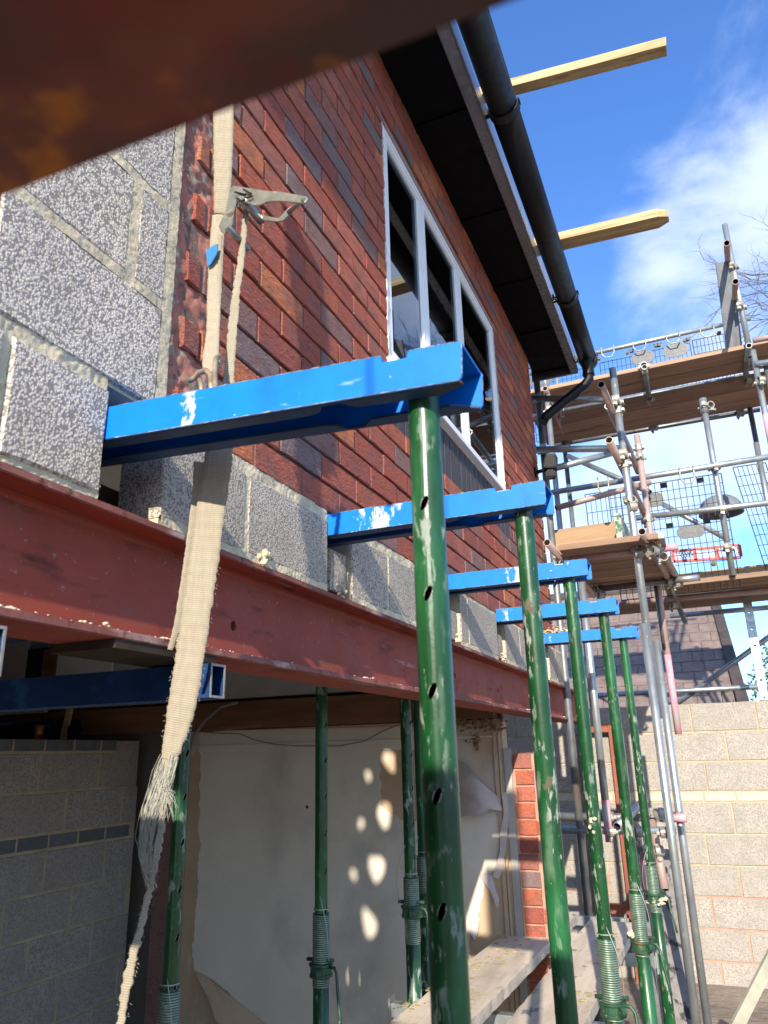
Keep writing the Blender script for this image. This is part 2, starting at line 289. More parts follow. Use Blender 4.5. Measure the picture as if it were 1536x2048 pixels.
def strap_mat():
    M = bpy.data.materials.new('beige_webbing'); M.use_nodes = True
    t = M.node_tree; N = t.nodes; l = t.links.new; p = N['Principled BSDF']
    uv = N.new('ShaderNodeUVMap'); sp = N.new('ShaderNodeSeparateXYZ'); l(uv.outputs[0], sp.inputs[0])
    w = N.new('ShaderNodeMath'); w.operation = 'MULTIPLY'; w.inputs[1].default_value = 2 * math.pi / .0034; l(sp.outputs['Y'], w.inputs[0])
    s = N.new('ShaderNodeMath'); s.operation = 'SINE'; l(w.outputs[0], s.inputs[0])
    w2 = N.new('ShaderNodeMath'); w2.operation = 'MULTIPLY'; w2.inputs[1].default_value = 2 * math.pi * 9; l(sp.outputs['X'], w2.inputs[0])
    s2 = N.new('ShaderNodeMath'); s2.operation = 'SINE'; l(w2.outputs[0], s2.inputs[0])
    ad = N.new('ShaderNodeMath'); ad.operation = 'MULTIPLY_ADD'; l(s2.outputs[0], ad.inputs[0]); ad.inputs[1].default_value = .1; l(s.outputs[0], ad.inputs[2])
    mr = N.new('ShaderNodeMapRange'); mr.inputs[1].default_value = -1; mr.inputs[2].default_value = 1; l(ad.outputs[0], mr.inputs[0])
    no = N.new('ShaderNodeTexNoise'); no.inputs['Scale'].default_value = 16; no.inputs['Detail'].default_value = 9; no.inputs['Roughness'].default_value = .7
    m1 = N.new('ShaderNodeMix'); m1.data_type = 'RGBA'; l(no.outputs['Fac'], m1.inputs[0]); m1.inputs[6].default_value = (.24, .205, .145, 1); m1.inputs[7].default_value = (.47, .415, .32, 1)
    m2 = N.new('ShaderNodeMix'); m2.data_type = 'RGBA'; m2.blend_type = 'MULTIPLY'; m2.inputs[0].default_value = 1; l(m1.outputs[2], m2.inputs[6])
    m3 = N.new('ShaderNodeMix'); m3.data_type = 'RGBA'; l(mr.outputs[0], m3.inputs[0]); m3.inputs[6].default_value = (.80, .77, .71, 1); m3.inputs[7].default_value = (1, 1, 1, 1)
    l(m3.outputs[2], m2.inputs[7]); l(m2.outputs[2], p.inputs['Base Color']); p.inputs['Roughness'].default_value = .9
    b = N.new('ShaderNodeBump'); b.inputs['Strength'].default_value = .6; b.inputs['Distance'].default_value = .0006; l(mr.outputs[0], b.inputs['Height']); l(b.outputs[0], p.inputs['Normal'])
    return M
M_strap = strap_mat()

# ------------------------------------------------------------------ mesh helpers
def wl(o):
    v = Vector(o.location)
    while o.parent: o = o.parent; v += o.location
    return v
def tag(o, label=None, cat=None, group=None, kind=None):
    if label: o['label'] = label
    if cat: o['category'] = cat
    if group: o['group'] = group
    if kind: o['kind'] = kind
    return o
def empty(name, loc, label=None, cat=None, group=None):
    o = bpy.data.objects.new(name, None); COL.objects.link(o); o.location = loc; o.empty_display_size = .1
    return tag(o, label, cat, group)
class MB:
    def __init__(s): s.v = []; s.f = []; s.mi = []; s.sm = []; s.uv = None
    def add(s, vs, fs, mi=0, smooth=False):
        b = len(s.v); s.v += [Vector(v) for v in vs]; s.f += [tuple(b + i for i in f) for f in fs]; s.mi += [mi] * len(fs); s.sm += [smooth] * len(fs); return s
    def box(s, a, b, mi=0):
        x0, y0, z0 = [min(a[i], b[i]) for i in range(3)]; x1, y1, z1 = [max(a[i], b[i]) for i in range(3)]
        return s.add([(x0, y0, z0), (x1, y0, z0), (x1, y1, z0), (x0, y1, z0), (x0, y0, z1), (x1, y0, z1), (x1, y1, z1), (x0, y1, z1)],
                     [(0, 3, 2, 1), (4, 5, 6, 7), (0, 1, 5, 4), (1, 2, 6, 5), (2, 3, 7, 6), (3, 0, 4, 7)], mi)
    def bar(s, p, q, w, h, up=(0, 0, 1), mi=0, ch=.0):
        """rectangular bar from p to q, w across, h along up; ch = chamfer"""
        p, q = Vector(p), Vector(q); d = (q - p).normalized(); u = Vector(up); sd = d.cross(u).normalized(); u = sd.cross(d).normalized()
        w /= 2; h /= 2
        pr = [(-w + ch, -h), (w - ch, -h), (w, -h + ch), (w, h - ch), (w - ch, h), (-w + ch, h), (-w, h - ch), (-w, -h + ch)] if ch else [(-w, -h), (w, -h), (w, h), (-w, h)]
        n = len(pr); vs = [e + sd * a + u * b for e in (p, q) for a, b in pr]
        return s.add(vs, [tuple(range(n)), tuple(range(2 * n - 1, n - 1, -1))] + [(i, i + n, (i + 1) % n + n, (i + 1) % n) for i in range(n)], mi)
    def prism(s, pts, axis, a, b, mi=0):
        """polygon pts in the other two axes, extruded along axis from a to b"""
        n = len(pts); mk = {0: lambda p, t: (t, p[0], p[1]), 1: lambda p, t: (p[0], t, p[1]), 2: lambda p, t: (p[0], p[1], t)}[axis]
        vs = [mk(p, a) for p in pts] + [mk(p, b) for p in pts]
        return s.add(vs, [tuple(range(n)), tuple(range(2 * n - 1, n - 1, -1))] + [(i, i + n, (i + 1) % n + n, (i + 1) % n) for i in range(n)], mi)
    def tube(s, p, q, r, seg=18, wall=.0035, mi=0, mi_in=0, r2=None):
        """open hollow tube"""
        p, q = Vector(p), Vector(q); d = (q - p).normalized(); u = d.orthogonal().normalized(); w = d.cross(u); r2 = r2 or r
        vs = []
        for e, rr in ((p, r), (q, r2), (q, r2 - wall), (p, r - wall)):
            for k in range(seg):
                a = 2 * math.pi * k / seg; vs.append(e + (u * math.cos(a) + w * math.sin(a)) * rr)
        b = len(s.v)
        for ring in range(4):
            fs = [(ring * seg + k, ring * seg + (k + 1) % seg, ((ring + 1) % 4) * seg + (k + 1) % seg, ((ring + 1) % 4) * seg + k) for k in range(seg)]
            s.f += [tuple(b + i for i in f) for f in fs]; s.mi += [mi_in if ring == 2 else mi] * seg; s.sm += [ring in (0, 2)] * seg
        s.v += vs; return s
    def rod(s, pts, r, seg=8, mi=0, radii=None, cap=True):
        """swept round rod through pts"""
        pts = [Vector(p) for p in pts]; n = len(pts); b = len(s.v); ref = None
        for i, p in enumerate(pts):
            d = (pts[min(i + 1, n - 1)] - pts[max(i - 1, 0)]).normalized()
            if ref is None: ref = d.orthogonal().normalized()
            ref = (ref - d * ref.dot(d)).normalized(); w = d.cross(ref); rr = radii[i] if radii else r
            for k in range(seg):
                a = 2 * math.pi * k / seg; s.v.append(p + (ref * math.cos(a) + w * math.sin(a)) * rr)
        for i in range(n - 1):
            for k in range(seg):
                s.f.append((b + i * seg + k, b + i * seg + (k + 1) % seg, b + (i + 1) * seg + (k + 1) % seg, b + (i + 1) * seg + k)); s.mi.append(mi); s.sm.append(True)
        if cap:
            s.f.append(tuple(b + k for k in range(seg))[::-1]); s.f.append(tuple(b + (n - 1) * seg + k for k in range(seg))); s.mi += [mi, mi]; s.sm += [False, False]
        return s
    def lathe(s, c, prof, seg=20, mi=0, axis=(0, 0, 1)):
        """closed profile of (radius, height) turned about axis through c"""
        c = Vector(c); d = Vector(axis).normalized(); u = d.orthogonal().normalized(); w = d.cross(u); b = len(s.v); n = len(prof)
        for rr, hh in prof:
            for k in range(seg):
                a = 2 * math.pi * k / seg; s.v.append(c + d * hh + (u * math.cos(a) + w * math.sin(a)) * rr)
        for i in range(n):
            j = (i + 1) % n
            for k in range(seg):
                s.f.append((b + i * seg + k, b + i * seg + (k + 1) % seg, b + j * seg + (k + 1) % seg, b + j * seg + k)); s.mi.append(mi); s.sm.append(False)
        return s
    def mesh(s, name, mats, origin=(0, 0, 0), bevel=0):
        o = Vector(origin); me = bpy.data.meshes.new(name); me.from_pydata([v - o for v in s.v], [], s.f)
        for m_ in (mats if isinstance(mats, (list, tuple)) else [mats]): me.materials.append(m_)
        me.polygons.foreach_set('material_index', s.mi); me.polygons.foreach_set('use_smooth', s.sm)
        bm = bmesh.new(); bm.from_mesh(me); bmesh.ops.recalc_face_normals(bm, faces=bm.faces)
        if bevel:
            es = [e for e in bm.edges if len(e.link_faces) == 2 and e.calc_face_angle(0) > .6]
            bmesh.ops.bevel(bm, geom=es, offset=bevel, segments=2, affect='EDGES', clamp_overlap=True)
        bm.to_mesh(me); bm.free(); me.update(); return me
    def build(s, name, mats, parent=None, loc=None, bevel=0):
        if parent is not None: org = wl(parent)
        else:
            if loc is None:
                mn = [min(v[i] for v in s.v) for i in range(3)]; mxx = [max(v[i] for v in s.v) for i in range(3)]
                loc = ((mn[0] + mxx[0]) / 2, (mn[1] + mxx[1]) / 2, mn[2])
            org = Vector(loc)
        ob = bpy.data.objects.new(name, s.mesh(name, mats, org, bevel)); COL.objects.link(ob)
        if parent is not None: ob.parent = parent
        else: ob.location = org
        return ob
def inst(name, me, parent, loc, rot=None, scale=None):
    o = bpy.data.objects.new(name, me); COL.objects.link(o); o.parent = parent
    o.location = Vector(loc) - (wl(parent) if parent else Vector((0, 0, 0)))
    if rot is not None: o.rotation_euler = rot
    if scale is not None: o.scale = scale
    return o

# unit-size rough face piece: front face at +X (x=0), spans y 0..l, z 0..h, depth d to -x.  Chipped, slightly uneven rim.
def piece(name, l, h, d, m_, rough=.0015, ch=.003, nl=4, seed=0, axis='x'):
    rd = random.Random(seed); j = lambda a=rough: rd.uniform(-a, a)
    ring = []
    for i in range(nl): ring.append((l * i / nl, 0))
    ring.append((l, 0)); ring.append((l, h * .5))
    for i in range(nl): ring.append((l - l * i / nl, h))
    ring.append((0, h)); ring.append((0, h * .5))
    n = len(ring); vs = []
    cx, cz = l / 2, h / 2
    for (a, b) in ring:      # front, inset
        sx = 1 if a < cx else -1; sz = 1 if b < cz else -1
        ea = (a < 1e-6 or a > l - 1e-6); eb = (b < 1e-6 or b > h - 1e-6)
        vs.append((-abs(j(.0004)), a + (sx * ch if ea else 0) + j(), b + (sz * ch if eb else 0) + j()))
    for (a, b) in ring: vs.append((-ch - abs(j()), a + j() * .7, b + j() * .7))
    for (a, b) in ring: vs.append((-d, a, b))
    fs = [tuple(range(n))] + [(i, i + n, (i + 1) % n + n, (i + 1) % n) for i in range(n)] + [(i + n, i + 2 * n, (i + 1) % n + 2 * n, (i + 1) % n + n) for i in range(n)]
    if axis == 'y':          # face towards -Y, spans x
        vs = [(a, -x, b) for x, a, b in vs]
    if axis == '-x':
        vs = [(-x, a, b) for x, a, b in vs]
    mb = MB(); mb.add(vs, fs); return mb.mesh(name, m_)

# ------------------------------------------------------------------ ground
mb = MB(); mb.add([(-900, -900, GZ), (900, -900, GZ), (900, 1500, GZ), (-900, 1500, GZ)], [(0, 1, 2, 3)])
tag(mb.build('ground', M_ground), kind='structure')
mb = MB(); mb.box((-4.6, -.6, GZ - .1), (-.70, 3.9, GZ + .05)); tag(mb.build('floor', M_conc), kind='structure')

# ------------------------------------------------------------------ brick house
house = empty('brick_house', (WX, 1.0, .385), 'red brick upper storey of the house with black eaves and a white three-light window', 'house')
TX = .010       # depth of the raked joints
CP = .0747; BZ = .592; BL = .205; H0 = BZ
wy0, wy1, wz0, wz1 = 2.057, 3.617, 1.262, 2.25
Y0, Y1, ZT = .972, 4.62, 2.68
# mortar backing, butted round the window opening
mb = MB()
xb = WX - TX
mb.box((xb - .085, Y0, BZ - .006), (xb, wy0, ZT)); mb.box((xb - .085, wy1, BZ - .006), (xb, Y1 - .012, ZT))
mb.box((xb - .085, wy0, BZ - .006), (xb, wy1, wz0 - .0)); mb.box((xb - .085, wy0, wz1), (xb, wy1, ZT))
bwall = mb.build('brick_wall', M_mortar_dark, house)
bm_full = [piece('brick', .198, .0665, .05, M_brick, .0016, .0022, 6, s) for s in range(6)]
bm_half = [piece('brick', .094, .0655, .05, M_brick, .0016, .003, 2, s + 20) for s in range(3)]
cut_cache = {}
def bmesh_for(l, seed):
    if abs(l - .196) < .005: return bm_full[seed % 6]
    if abs(l - .094) < .004: return bm_half[seed % 3]
    k = round(l, 3)
    if k not in cut_cache: cut_cache[k] = piece('brick', k, .0655, .05, M_brick, .0016, .003, 3, seed)
    return cut_cache[k]
allb = []; perps = []
nrow = int((ZT - BZ) / CP)
sol_z0, sol_z1 = wz0 - .036 - .2, wz0 - .03
for r in range(nrow + 1):
    z = BZ + r * CP
    if z + .066 > ZT: break
    y = 1.263 + (0 if r % 2 == 0 else BL / 2) - 3 * BL + (random.uniform(-.004, .004))
    ylim = Y0 + (.035 if r % 2 == 0 else .12) + random.uniform(-.012, .015)
    while y < Y1:
        a, b = y + .0045, y + BL - .0045
        y += BL
        a = max(a, ylim); b = min(b, Y1)
        segs = [(a, b)]
        cuts = []
        if z + .066 > wz0 - .03 and z < wz1: cuts.append((wy0, wy1))
        if z + .05 > sol_z0 and z < sol_z1: cuts.append((wy0 - .02, wy1 + .03))
        for c0, c1 in cuts:
            ns = []
            for s0, s1 in segs:
                if s1 <= c0 or s0 >= c1: ns.append((s0, s1)); continue
                if s0 < c0: ns.append((s0, c0 - .003))
                if s1 > c1: ns.append((c1 + .003, s1))
            segs = ns
        for s0, s1 in segs:
            if s1 - s0 < .025: continue
            allb.append((s0, s1, z))
            if s1 == b and b < Y1: perps.append((b, z))
def pxsize(s0, s1, z):
    p = Vector((WX, (s0 + s1) / 2, z)); c = p.dot(f_)
    if c <= .1: return 0
    u = p.dot(r_) / c * FPX + 768; v = p.dot(d_) / c * FPX + 1024
    if not (-60 < u < 1600 and -60 < v < 2100): return 0
    if v < 395 - .38 * u - 40: return 0
    return (s1 - s0) / (c * c)
allb.sort(key=lambda t: -pxsize(*t))
single = [t for t in allb[:292]]; rest = allb[292:]
for i, (s0, s1, z) in enumerate(single):
    inst('brick', bmesh_for(s1 - s0, i * 7), bwall, (WX + random.uniform(-.0015, .0015), s0, z + random.uniform(-.001, .001)), rot=(random.uniform(-.004, .004), 0, random.uniform(-.004, .004)))
mb = MB()
for i, (s0, s1, z) in enumerate(rest):
    me = bmesh_for(s1 - s0, i * 5)
    o = Vector((WX + random.uniform(-.0015, .0015), s0, z)); mb.add([v.co + o for v in me.vertices], [tuple(p.vertices) for p in me.polygons])
tag(mb.build('far_brickwork', M_brick, bwall), kind='stuff')
mb = MB()
for b, z in perps: mb.box((WX - .02, b - .0015, z + .001), (WX - random.uniform(.002, .006), b + .0105, z + .0645))
tag(mb.build('perpend_mortar', mat('brown_pointing', (.24, .145, .11), .95, var=.3, vscale=20, bump=.8, bscale=200, bdist=.002), bwall), kind='stuff')
# toothed, broken ends of the cut courses
mb = MB(); rd = random.Random(3)
for r in range(0, 18):
    z = BZ + r * CP
    if r % 2:
        mb.box((WX - .03 - rd.random() * .01, Y0 + .012, z + .004), (WX - .010 - rd.random() * .006, Y0 + .115, z + .062))
tag(mb.build('broken_brick_ends', mat('broken_brick_core', (.22, .075, .065), .85, var=.4, vscale=14, bump=1, bscale=60, bdist=.004, spots=[((.13, .12, .15), 16, .55, .6, (1, 1, 1))]), bwall), kind='stuff')
# soldier course under the sill
sm_ = [piece('soldier_brick', .0635, .198, .05, M_soldier, .0012, .002, 1, s) for s in range(3)]
y = wy0 - .015; k = 0
while y < wy1 + .02:
    inst('soldier_brick', sm_[k % 3], bwall, (WX - .001 + random.uniform(-.001, .001), y, sol_z0)); y += .0715; k += 1
mb = MB()
vs = []; ny = 22; nz = 330
for j in range(nz + 1):
    for i in range(ny + 1):
        yy = .969 + .135 * i / ny; zz = BZ + (ZT - BZ) * j / nz; vs.append((WX - .0075 + .005 * noise.noise(Vector((3, yy * 60, zz * 60))) + .006 * noise.noise(Vector((7, yy * 18, zz * 18))), yy, zz))
mb.add(vs, [(j * (ny + 1) + i, j * (ny + 1) + i + 1, (j + 1) * (ny + 1) + i + 1, (j + 1) * (ny + 1) + i) for j in range(nz) for i in range(ny)], smooth=True)
mb.build('cut_edge_rubble', mat('brick_rubble', (.40, .17, .125), .95, spec=.15, var=.35, vscale=22, bump=.6, bscale=130, bdist=.002, spots=[((.34, .27, .20), 24, .54, .60, (1, 1, 1)), ((.15, .10, .10), 30, .60, .68, (1, 1, 1))]), bwall)
# ---- end wall of the house
mb = MB(); mb.box((-6.2, Y1 - .011, BZ - .006), (WX - TX - .087, Y1 - .1, ZT)); mb.build('gable_wall', M_brick, house)
# ---- room behind the window
mb = MB(); mb.box((-3.3, 1.96, 2.48), (-.93, 4.4, 2.52)); mb.build('bedroom_ceiling', mat('room_ceiling', (.55, .47, .36), .9), house)
mb = MB(); mb.box((-3.34, 1.96, 1.02), (-3.3, 4.4, 2.47)); mb.box((-3.3, 1.94, 1.02), (-.93, 1.96, 2.47)); mb.box((-3.3, 4.4, 1.02), (-.93, 4.42, 2.47)); mb.build('bedroom_wall', M_darkwall, house)
# ---- window
fx = WX - .003
def frame_bar(mb, y0, z0, y1, z1, x0=fx - .05, x1=fx): mb.box((x0, y0, z0), (x1, y1, z1))
mb = MB(); t_ = .024
frame_bar(mb, wy0, wz0, wy0 + t_, wz1); frame_bar(mb, wy1 - t_, wz0, wy1, wz1)
frame_bar(mb, wy0 + t_, wz0, wy1 - t_, wz0 + t_); frame_bar(mb, wy0 + t_, wz1 - t_, wy1 - t_, wz1)
win = mb.build('window', M_upvc, house, bevel=.003)
mul = [2.478, 2.983]
edges = [wy0 + t_] + [v for q in mul for v in (q - .011, q + .011)] + [wy1 - t_]
for q in mul:
    mb = MB(); mb.box((fx - .048, q - .011, wz0 + t_), (fx - .001, q + .011, wz1 - t_)); mb.build('mullion', M_upvc, win, bevel=.003)
for k in range(3):
    a, b = edges[2 * k] + .003, edges[2 * k + 1] - .003; z0, z1 = wz0 + t_ + .003, wz1 - t_ - .003
    mb = MB(); s = .022; X0, X1 = fx - .045, fx - .0015
    mb.box((X0, a, z0), (X1, a + s, z1)); mb.box((X0, b - s, z0), (X1, b, z1)); mb.box((X0, a + s, z0), (X1, b - s, z0 + s)); mb.box((X0, a + s, z1 - s), (X1, b - s, z1))
    # glazing bead step
    s2 = s + .006; X2 = fx - .006
    mb.box((X0, a + s, z0 + s), (X2, a + s2, z1 - s)); mb.box((X0, b - s2, z0 + s), (X2, b - s, z1 - s)); mb.box((X0, a + s2, z0 + s), (X2, b - s2, z0 + s2)); mb.box((X0, a + s2, z1 - s2), (X2, b - s2, z1 - s))
    mb.build('casement', M_upvc, win, bevel=.0015)
    mb = MB(); mb.box((fx - .015, a + s2 - .003, z0 + s2 - .003), (fx - .011, b - s2 + .003, z1 - s2 + .003)); mb.build('glass_pane', M_glass, win)
mb = MB(); mb.prism([(WX - .03, wz0 - .001), (WX + .028, wz0 - .008), (WX + .028, wz0 - .030), (WX - .03, wz0 - .030)], 1, wy0 - .012, wy1 + .012); mb.build('window_sill', M_upvc, win, bevel=.002)
mb = MB(); rd = random.Random(2)     # ragged bead of sealant round the frame
for (ya, za, yb, zb) in ((wy0 - .004, wz0, wy0 - .004, wz1), (wy1 + .004, wz0, wy1 + .004, wz1), (wy0, wz0 - .034, wy1, wz0 - .034)):
    pts = [(WX - .003 + rd.uniform(-.002, .002), ya + (yb - ya) * i / 60 + rd.uniform(-.0015, .0015), za + (zb - za) * i / 60 + rd.uniform(-.002, .002)) for i in range(61)]
    mb.rod(pts, .004, 6, radii=[rd.uniform(.003, .0065) for _ in pts])
mb.build('sealant', mat('dirty_sealant', (.52, .48, .42), .8, var=.2, vscale=40), win)
# lintel strip over the window
mb = MB(); mb.box((WX - .02, wy0 - .07, wz1 + .001), (WX + .004, wy1 + .07, wz1 + .009)); mb.build('steel_lintel', M_rust, house)
# things in the room
lp = empty('pendant_lampshade', (-1.35, 2.62, 1.98), 'round pale paper lampshade hanging behind the nearest window pane', 'lampshade')
mb = MB(); n = 10
mb.lathe((-1.35, 2.62, 2.13), [(.001, -.15)] + [(.15 * math.sin(math.pi * k / n), -.15 * math.cos(math.pi * k / n)) for k in range(1, n)] + [(.001, .15)], 20); mb.build('shade', M_lamp, lp)
mb = MB(); mb.rod([(-1.35, 2.62, 2.26), (-1.35, 2.62, 2.478)], .004, 6); mb.build('flex', M_cable, lp)
mb = MB(); mb.prism([(-2.2, 1.02), (-1.2, 1.02), (-1.2, 1.9), (-1.9, 2.2), (-2.2, 2.2)], 1, 3.75, 4.1)
tag(mb.build('wardrobe', M_pinewr, loc=(-1.7, 3.9, 1.02)), 'dark brown woodwork seen dimly inside the room behind the window', 'wardrobe')
mb = MB(); mb.box((-3.28, 1.97, 1.00), (-.93, 4.38, 1.018)); mb.build('bedroom_floor', M_joist, house)

# ---- eaves
ZS = 2.55; FX = -.533
mb = MB()
ys = [1.0, 1.75, 2.5, 3.25, 4.0, 4.72]
mb.box((-6, -5.2, 2.69), (WX - .06, 4.9, 2.72)); mb.box((WX - .059, -1.3, 2.69), (FX - .03, 4.9, 2.72))
mb.build('roof', M_verge, house)
ys = [-1.3, -.6, .2, 1.0, 1.72, 2.44, 3.10, 3.72, 4.30, 4.86]
for a, b in zip(ys, ys[1:]):
    mb = MB(); mb.box((WX - .01, a + .002, ZS + .012), (FX - .049, b - .002, ZS + .022)); mb.build('soffit_panel', M_soffit, house)
    mb = MB(); mb.box((WX - .005, b - .022, ZS + .004), (FX - .049, b + .022, ZS + .011)); mb.build('soffit_joint', M_soffit, house)
mb = MB(); mb.box((FX - .047, -1.3, ZS - .004), (FX, 4.93, ZS + .135)); mb.build('fascia', M_fascia, house, bevel=.003)
mb = MB(); mb.box((FX + .001, -1.3, ZS + .01), (FX + .005, 4.93, ZS + .02)); mb.build('fascia_lip', M_fascia, house)
mb = MB(); mb.box((WX - .04, 4.93, ZS + .0), (FX, 4.95, ZS + .135)); mb.build('end_board', M_fascia, house)
# gutter: half round, open, with brackets, hanging clear of the fascia
GC = (-.452, ZS + .062); GRd = .061
gut = empty('gutter', (GC[0], 2.5, ZS), 'black half-round gutter running along the eaves with brackets and an outlet', 'gutter')
mb = MB(); seg = 14; prof = []
for k in range(seg + 1):
    a = math.pi + math.pi * k / seg; prof.append((GC[0] + GRd * math.cos(a), GC[1] + GRd * 1.05 * math.sin(a)))
prof_in = [(GC[0] + (x - GC[0]) * .93, GC[1] + (z - GC[1]) * .93) for x, z in prof]
pp = prof + prof_in[::-1]
lens = [(-1.3, 2.53), (2.53, 4.05), (4.05, 4.94)]
for a, b in lens:
    mb = MB(); mb.prism(pp, 1, a + .003, b - .003); ob = mb.build('gutter_length', M_black, gut)
    for p in ob.data.polygons: p.use_smooth = True
for yb in (-1.0, .2, 1.35, 2.53, 4.05, 4.86):
    q = [(GC[0] + (x - GC[0]) * 1.10, GC[1] + (z - GC[1]) * 1.10) for x, z in prof] + [(GC[0] + (x - GC[0]) * 1.03, GC[1] + (z - GC[1]) * 1.03) for x, z in prof[::-1]]
    mb = MB(); mb.prism(q, 1, yb - .022, yb + .022)
    mb.box((FX + .006, yb - .012, GC[1] - .02), (GC[0] - GRd * 1.04, yb + .012, GC[1] + .01)); mb.box((FX + .0005, yb - .012, GC[1] - .02), (FX + .006, yb + .012, GC[1] + .03))
    mb.box((GC[0] + GRd * 1.0, yb - .018, GC[1] + .002), (GC[0] + GRd * 1.16, yb + .018, GC[1] + .012))
    mb.build('gutter_bracket', M_black, gut)
mb = MB(); mb.lathe((GC[0], 4.80, GC[1] - .15), [(.030, -.02), (.030, .10), (.037, .10), (.037, .0), (.040, .0), (.040, -.02)], 18); mb.build('outlet', M_black, gut)
dp = [at(1160, 745, y=4.80), at(1150, 765, y=4.80), at(1082, 805, y=4.72), at(1080, 820, y=4.72)]
mb = MB(); mb.rod([(GC[0], 4.80, GC[1] - .14), (GC[0], 4.80, GC[1] - .20), (GC[0] - .03, 4.79, GC[1] - .24), (WX + .07, 4.70, GC[1] - .46), (WX + .045, 4.69, GC[1] - .50)], .033, 14); mb.build('swan_neck', M_black, gut)
V3 = lambda *a: Vector(a)
# roof battens poking out over the gutter
for (pa, pb, yy, w, h, lab) in (((985, 185), (1333, 93), 2.68, .058, .045, 'upper pale timber batten jutting out over the gutter into the sky'),
                                ((1070, 495), (1337, 432), 3.75, .105, .05, 'lower pale timber batten with chamfered end jutting out over the gutter')):
    a = at(*pa, y=yy); b = at(*pb, y=yy); mb = MB(); d = (b - a).normalized(); a = a - d * .25
    if h > .046:
        e1 = b - d * .055; sdv = d.cross(V3(0, 0, 1)).normalized(); upv = sdv.cross(d)
        c4 = lambda e, ww, hh: [e + sdv * sx * ww / 2 + upv * sz * hh / 2 for sx, sz in ((-1, -1), (1, -1), (1, 1), (-1, 1))]
        mb.add(c4(a, w, h) + c4(e1, w, h) + c4(b, w * .45, h * .8), [(0, 1, 2, 3), (8, 11, 10, 9)] + [(i, i + 4, (i + 1) % 4 + 4, (i + 1) % 4) for i in range(4)] + [(i + 4, i + 8, (i + 1) % 4 + 8, (i + 1) % 4 + 4) for i in range(4)])
    else: mb.bar(a, b, w, h, ch=.001)
    tag(mb.build('timber_batten', M_pine), lab, 'timber', 'roof battens')

# ------------------------------------------------------------------ blockwork in the same wall (joined to the house)
blw = MB(); blw.box((WX - .095, -.1, .387), (WX - .006, .966, 2.66)); blw = None
def block_piece(parent, y0, y1, z0, z1, x=WX, m_=M_block, seed=0, rough=.0022, d=.095):
    me = piece('block', y1 - y0, z1 - z0, d, m_, rough, .003, 6, seed); return inst('block', me, parent, (x, y0, z0))
# mortar field of the upper blocks
def rough_sheet(name, parent, y0, y1, z0, z1, x, amp, m_, d=.05, step=.0032, sc=40):
    ny = max(2, int((y1 - y0) / step)); nz = max(2, int((z1 - z0) / step)); mb = MB(); vs = []
    for j in range(nz + 1):
        for i in range(ny + 1):
            yy = y0 + (y1 - y0) * i / ny; zz = z0 + (z1 - z0) * j / nz
            vs.append((x - .001 + amp * (.34 * noise.noise(Vector((0, yy * sc * .6, zz * sc * .6))) + .20 * noise.noise(Vector((4, yy * sc * 3.1, zz * sc * 3.1))) + .12 * noise.noise(Vector((8, yy * sc * 8, zz * sc * 8)))), yy, zz))
    fs = [(j * (ny + 1) + i, j * (ny + 1) + i + 1, (j + 1) * (ny + 1) + i + 1, (j + 1) * (ny + 1) + i) for j in range(nz) for i in range(ny)]
    mb.add(vs, fs, smooth=True); return mb.build(name, m_, parent)
cw = MB()
cw.box((WX - .095, .52, .585), (WX - .012, .966, 2.66)); cwall = cw.build('block_wall', M_mortar_sand, house)
rows = [(.592, .784, [(.52, .585), (.599, .944)]), (.803, .998, [(.52, .845), (.866, .944)]), (1.016, 1.214, [(.52, .62), (.636, .944)]), (1.232, 1.43, [(.52, .80), (.82, .944)]),
        (1.45, 1.65, [(.52, .6), (.62, .944)]), (1.67, 1.87, [(.52, .8), (.82, .944)]), (1.89, 2.09, [(.52, .6), (.62, .944)]), (2.11, 2.31, [(.52, .8), (.82, .944)]), (2.33, 2.55, [(.52, .6), (.62, .944)])]
for k, (z0, z1, sp) in enumerate(rows):
    for i, (a, b) in enumerate(sp): block_piece(cwall, a, b, z0, z1, seed=k * 10 + i)
rough_sheet('mortar_bed', cwall, .52, .944, .783, .804, WX + .0005, .006, M_mortar_sand)
rough_sheet('mortar_bed', cwall, .52, .944, .996, 1.018, WX + .0005, .006, M_mortar_sand)
rough_sheet('mortar_bed', cwall, .52, .944, 1.212, 1.234, WX + .0005, .006, M_mortar_sand)
rough_sheet('mortar_perpend', cwall, .842, .869, .80, 1.0, WX + .0005, .006, M_mortar_sand)
rough_sheet('mortar_perpend', cwall, .942, .970, .588, 1.9, WX + .001, .005, M_mortar_sand, sc=45)
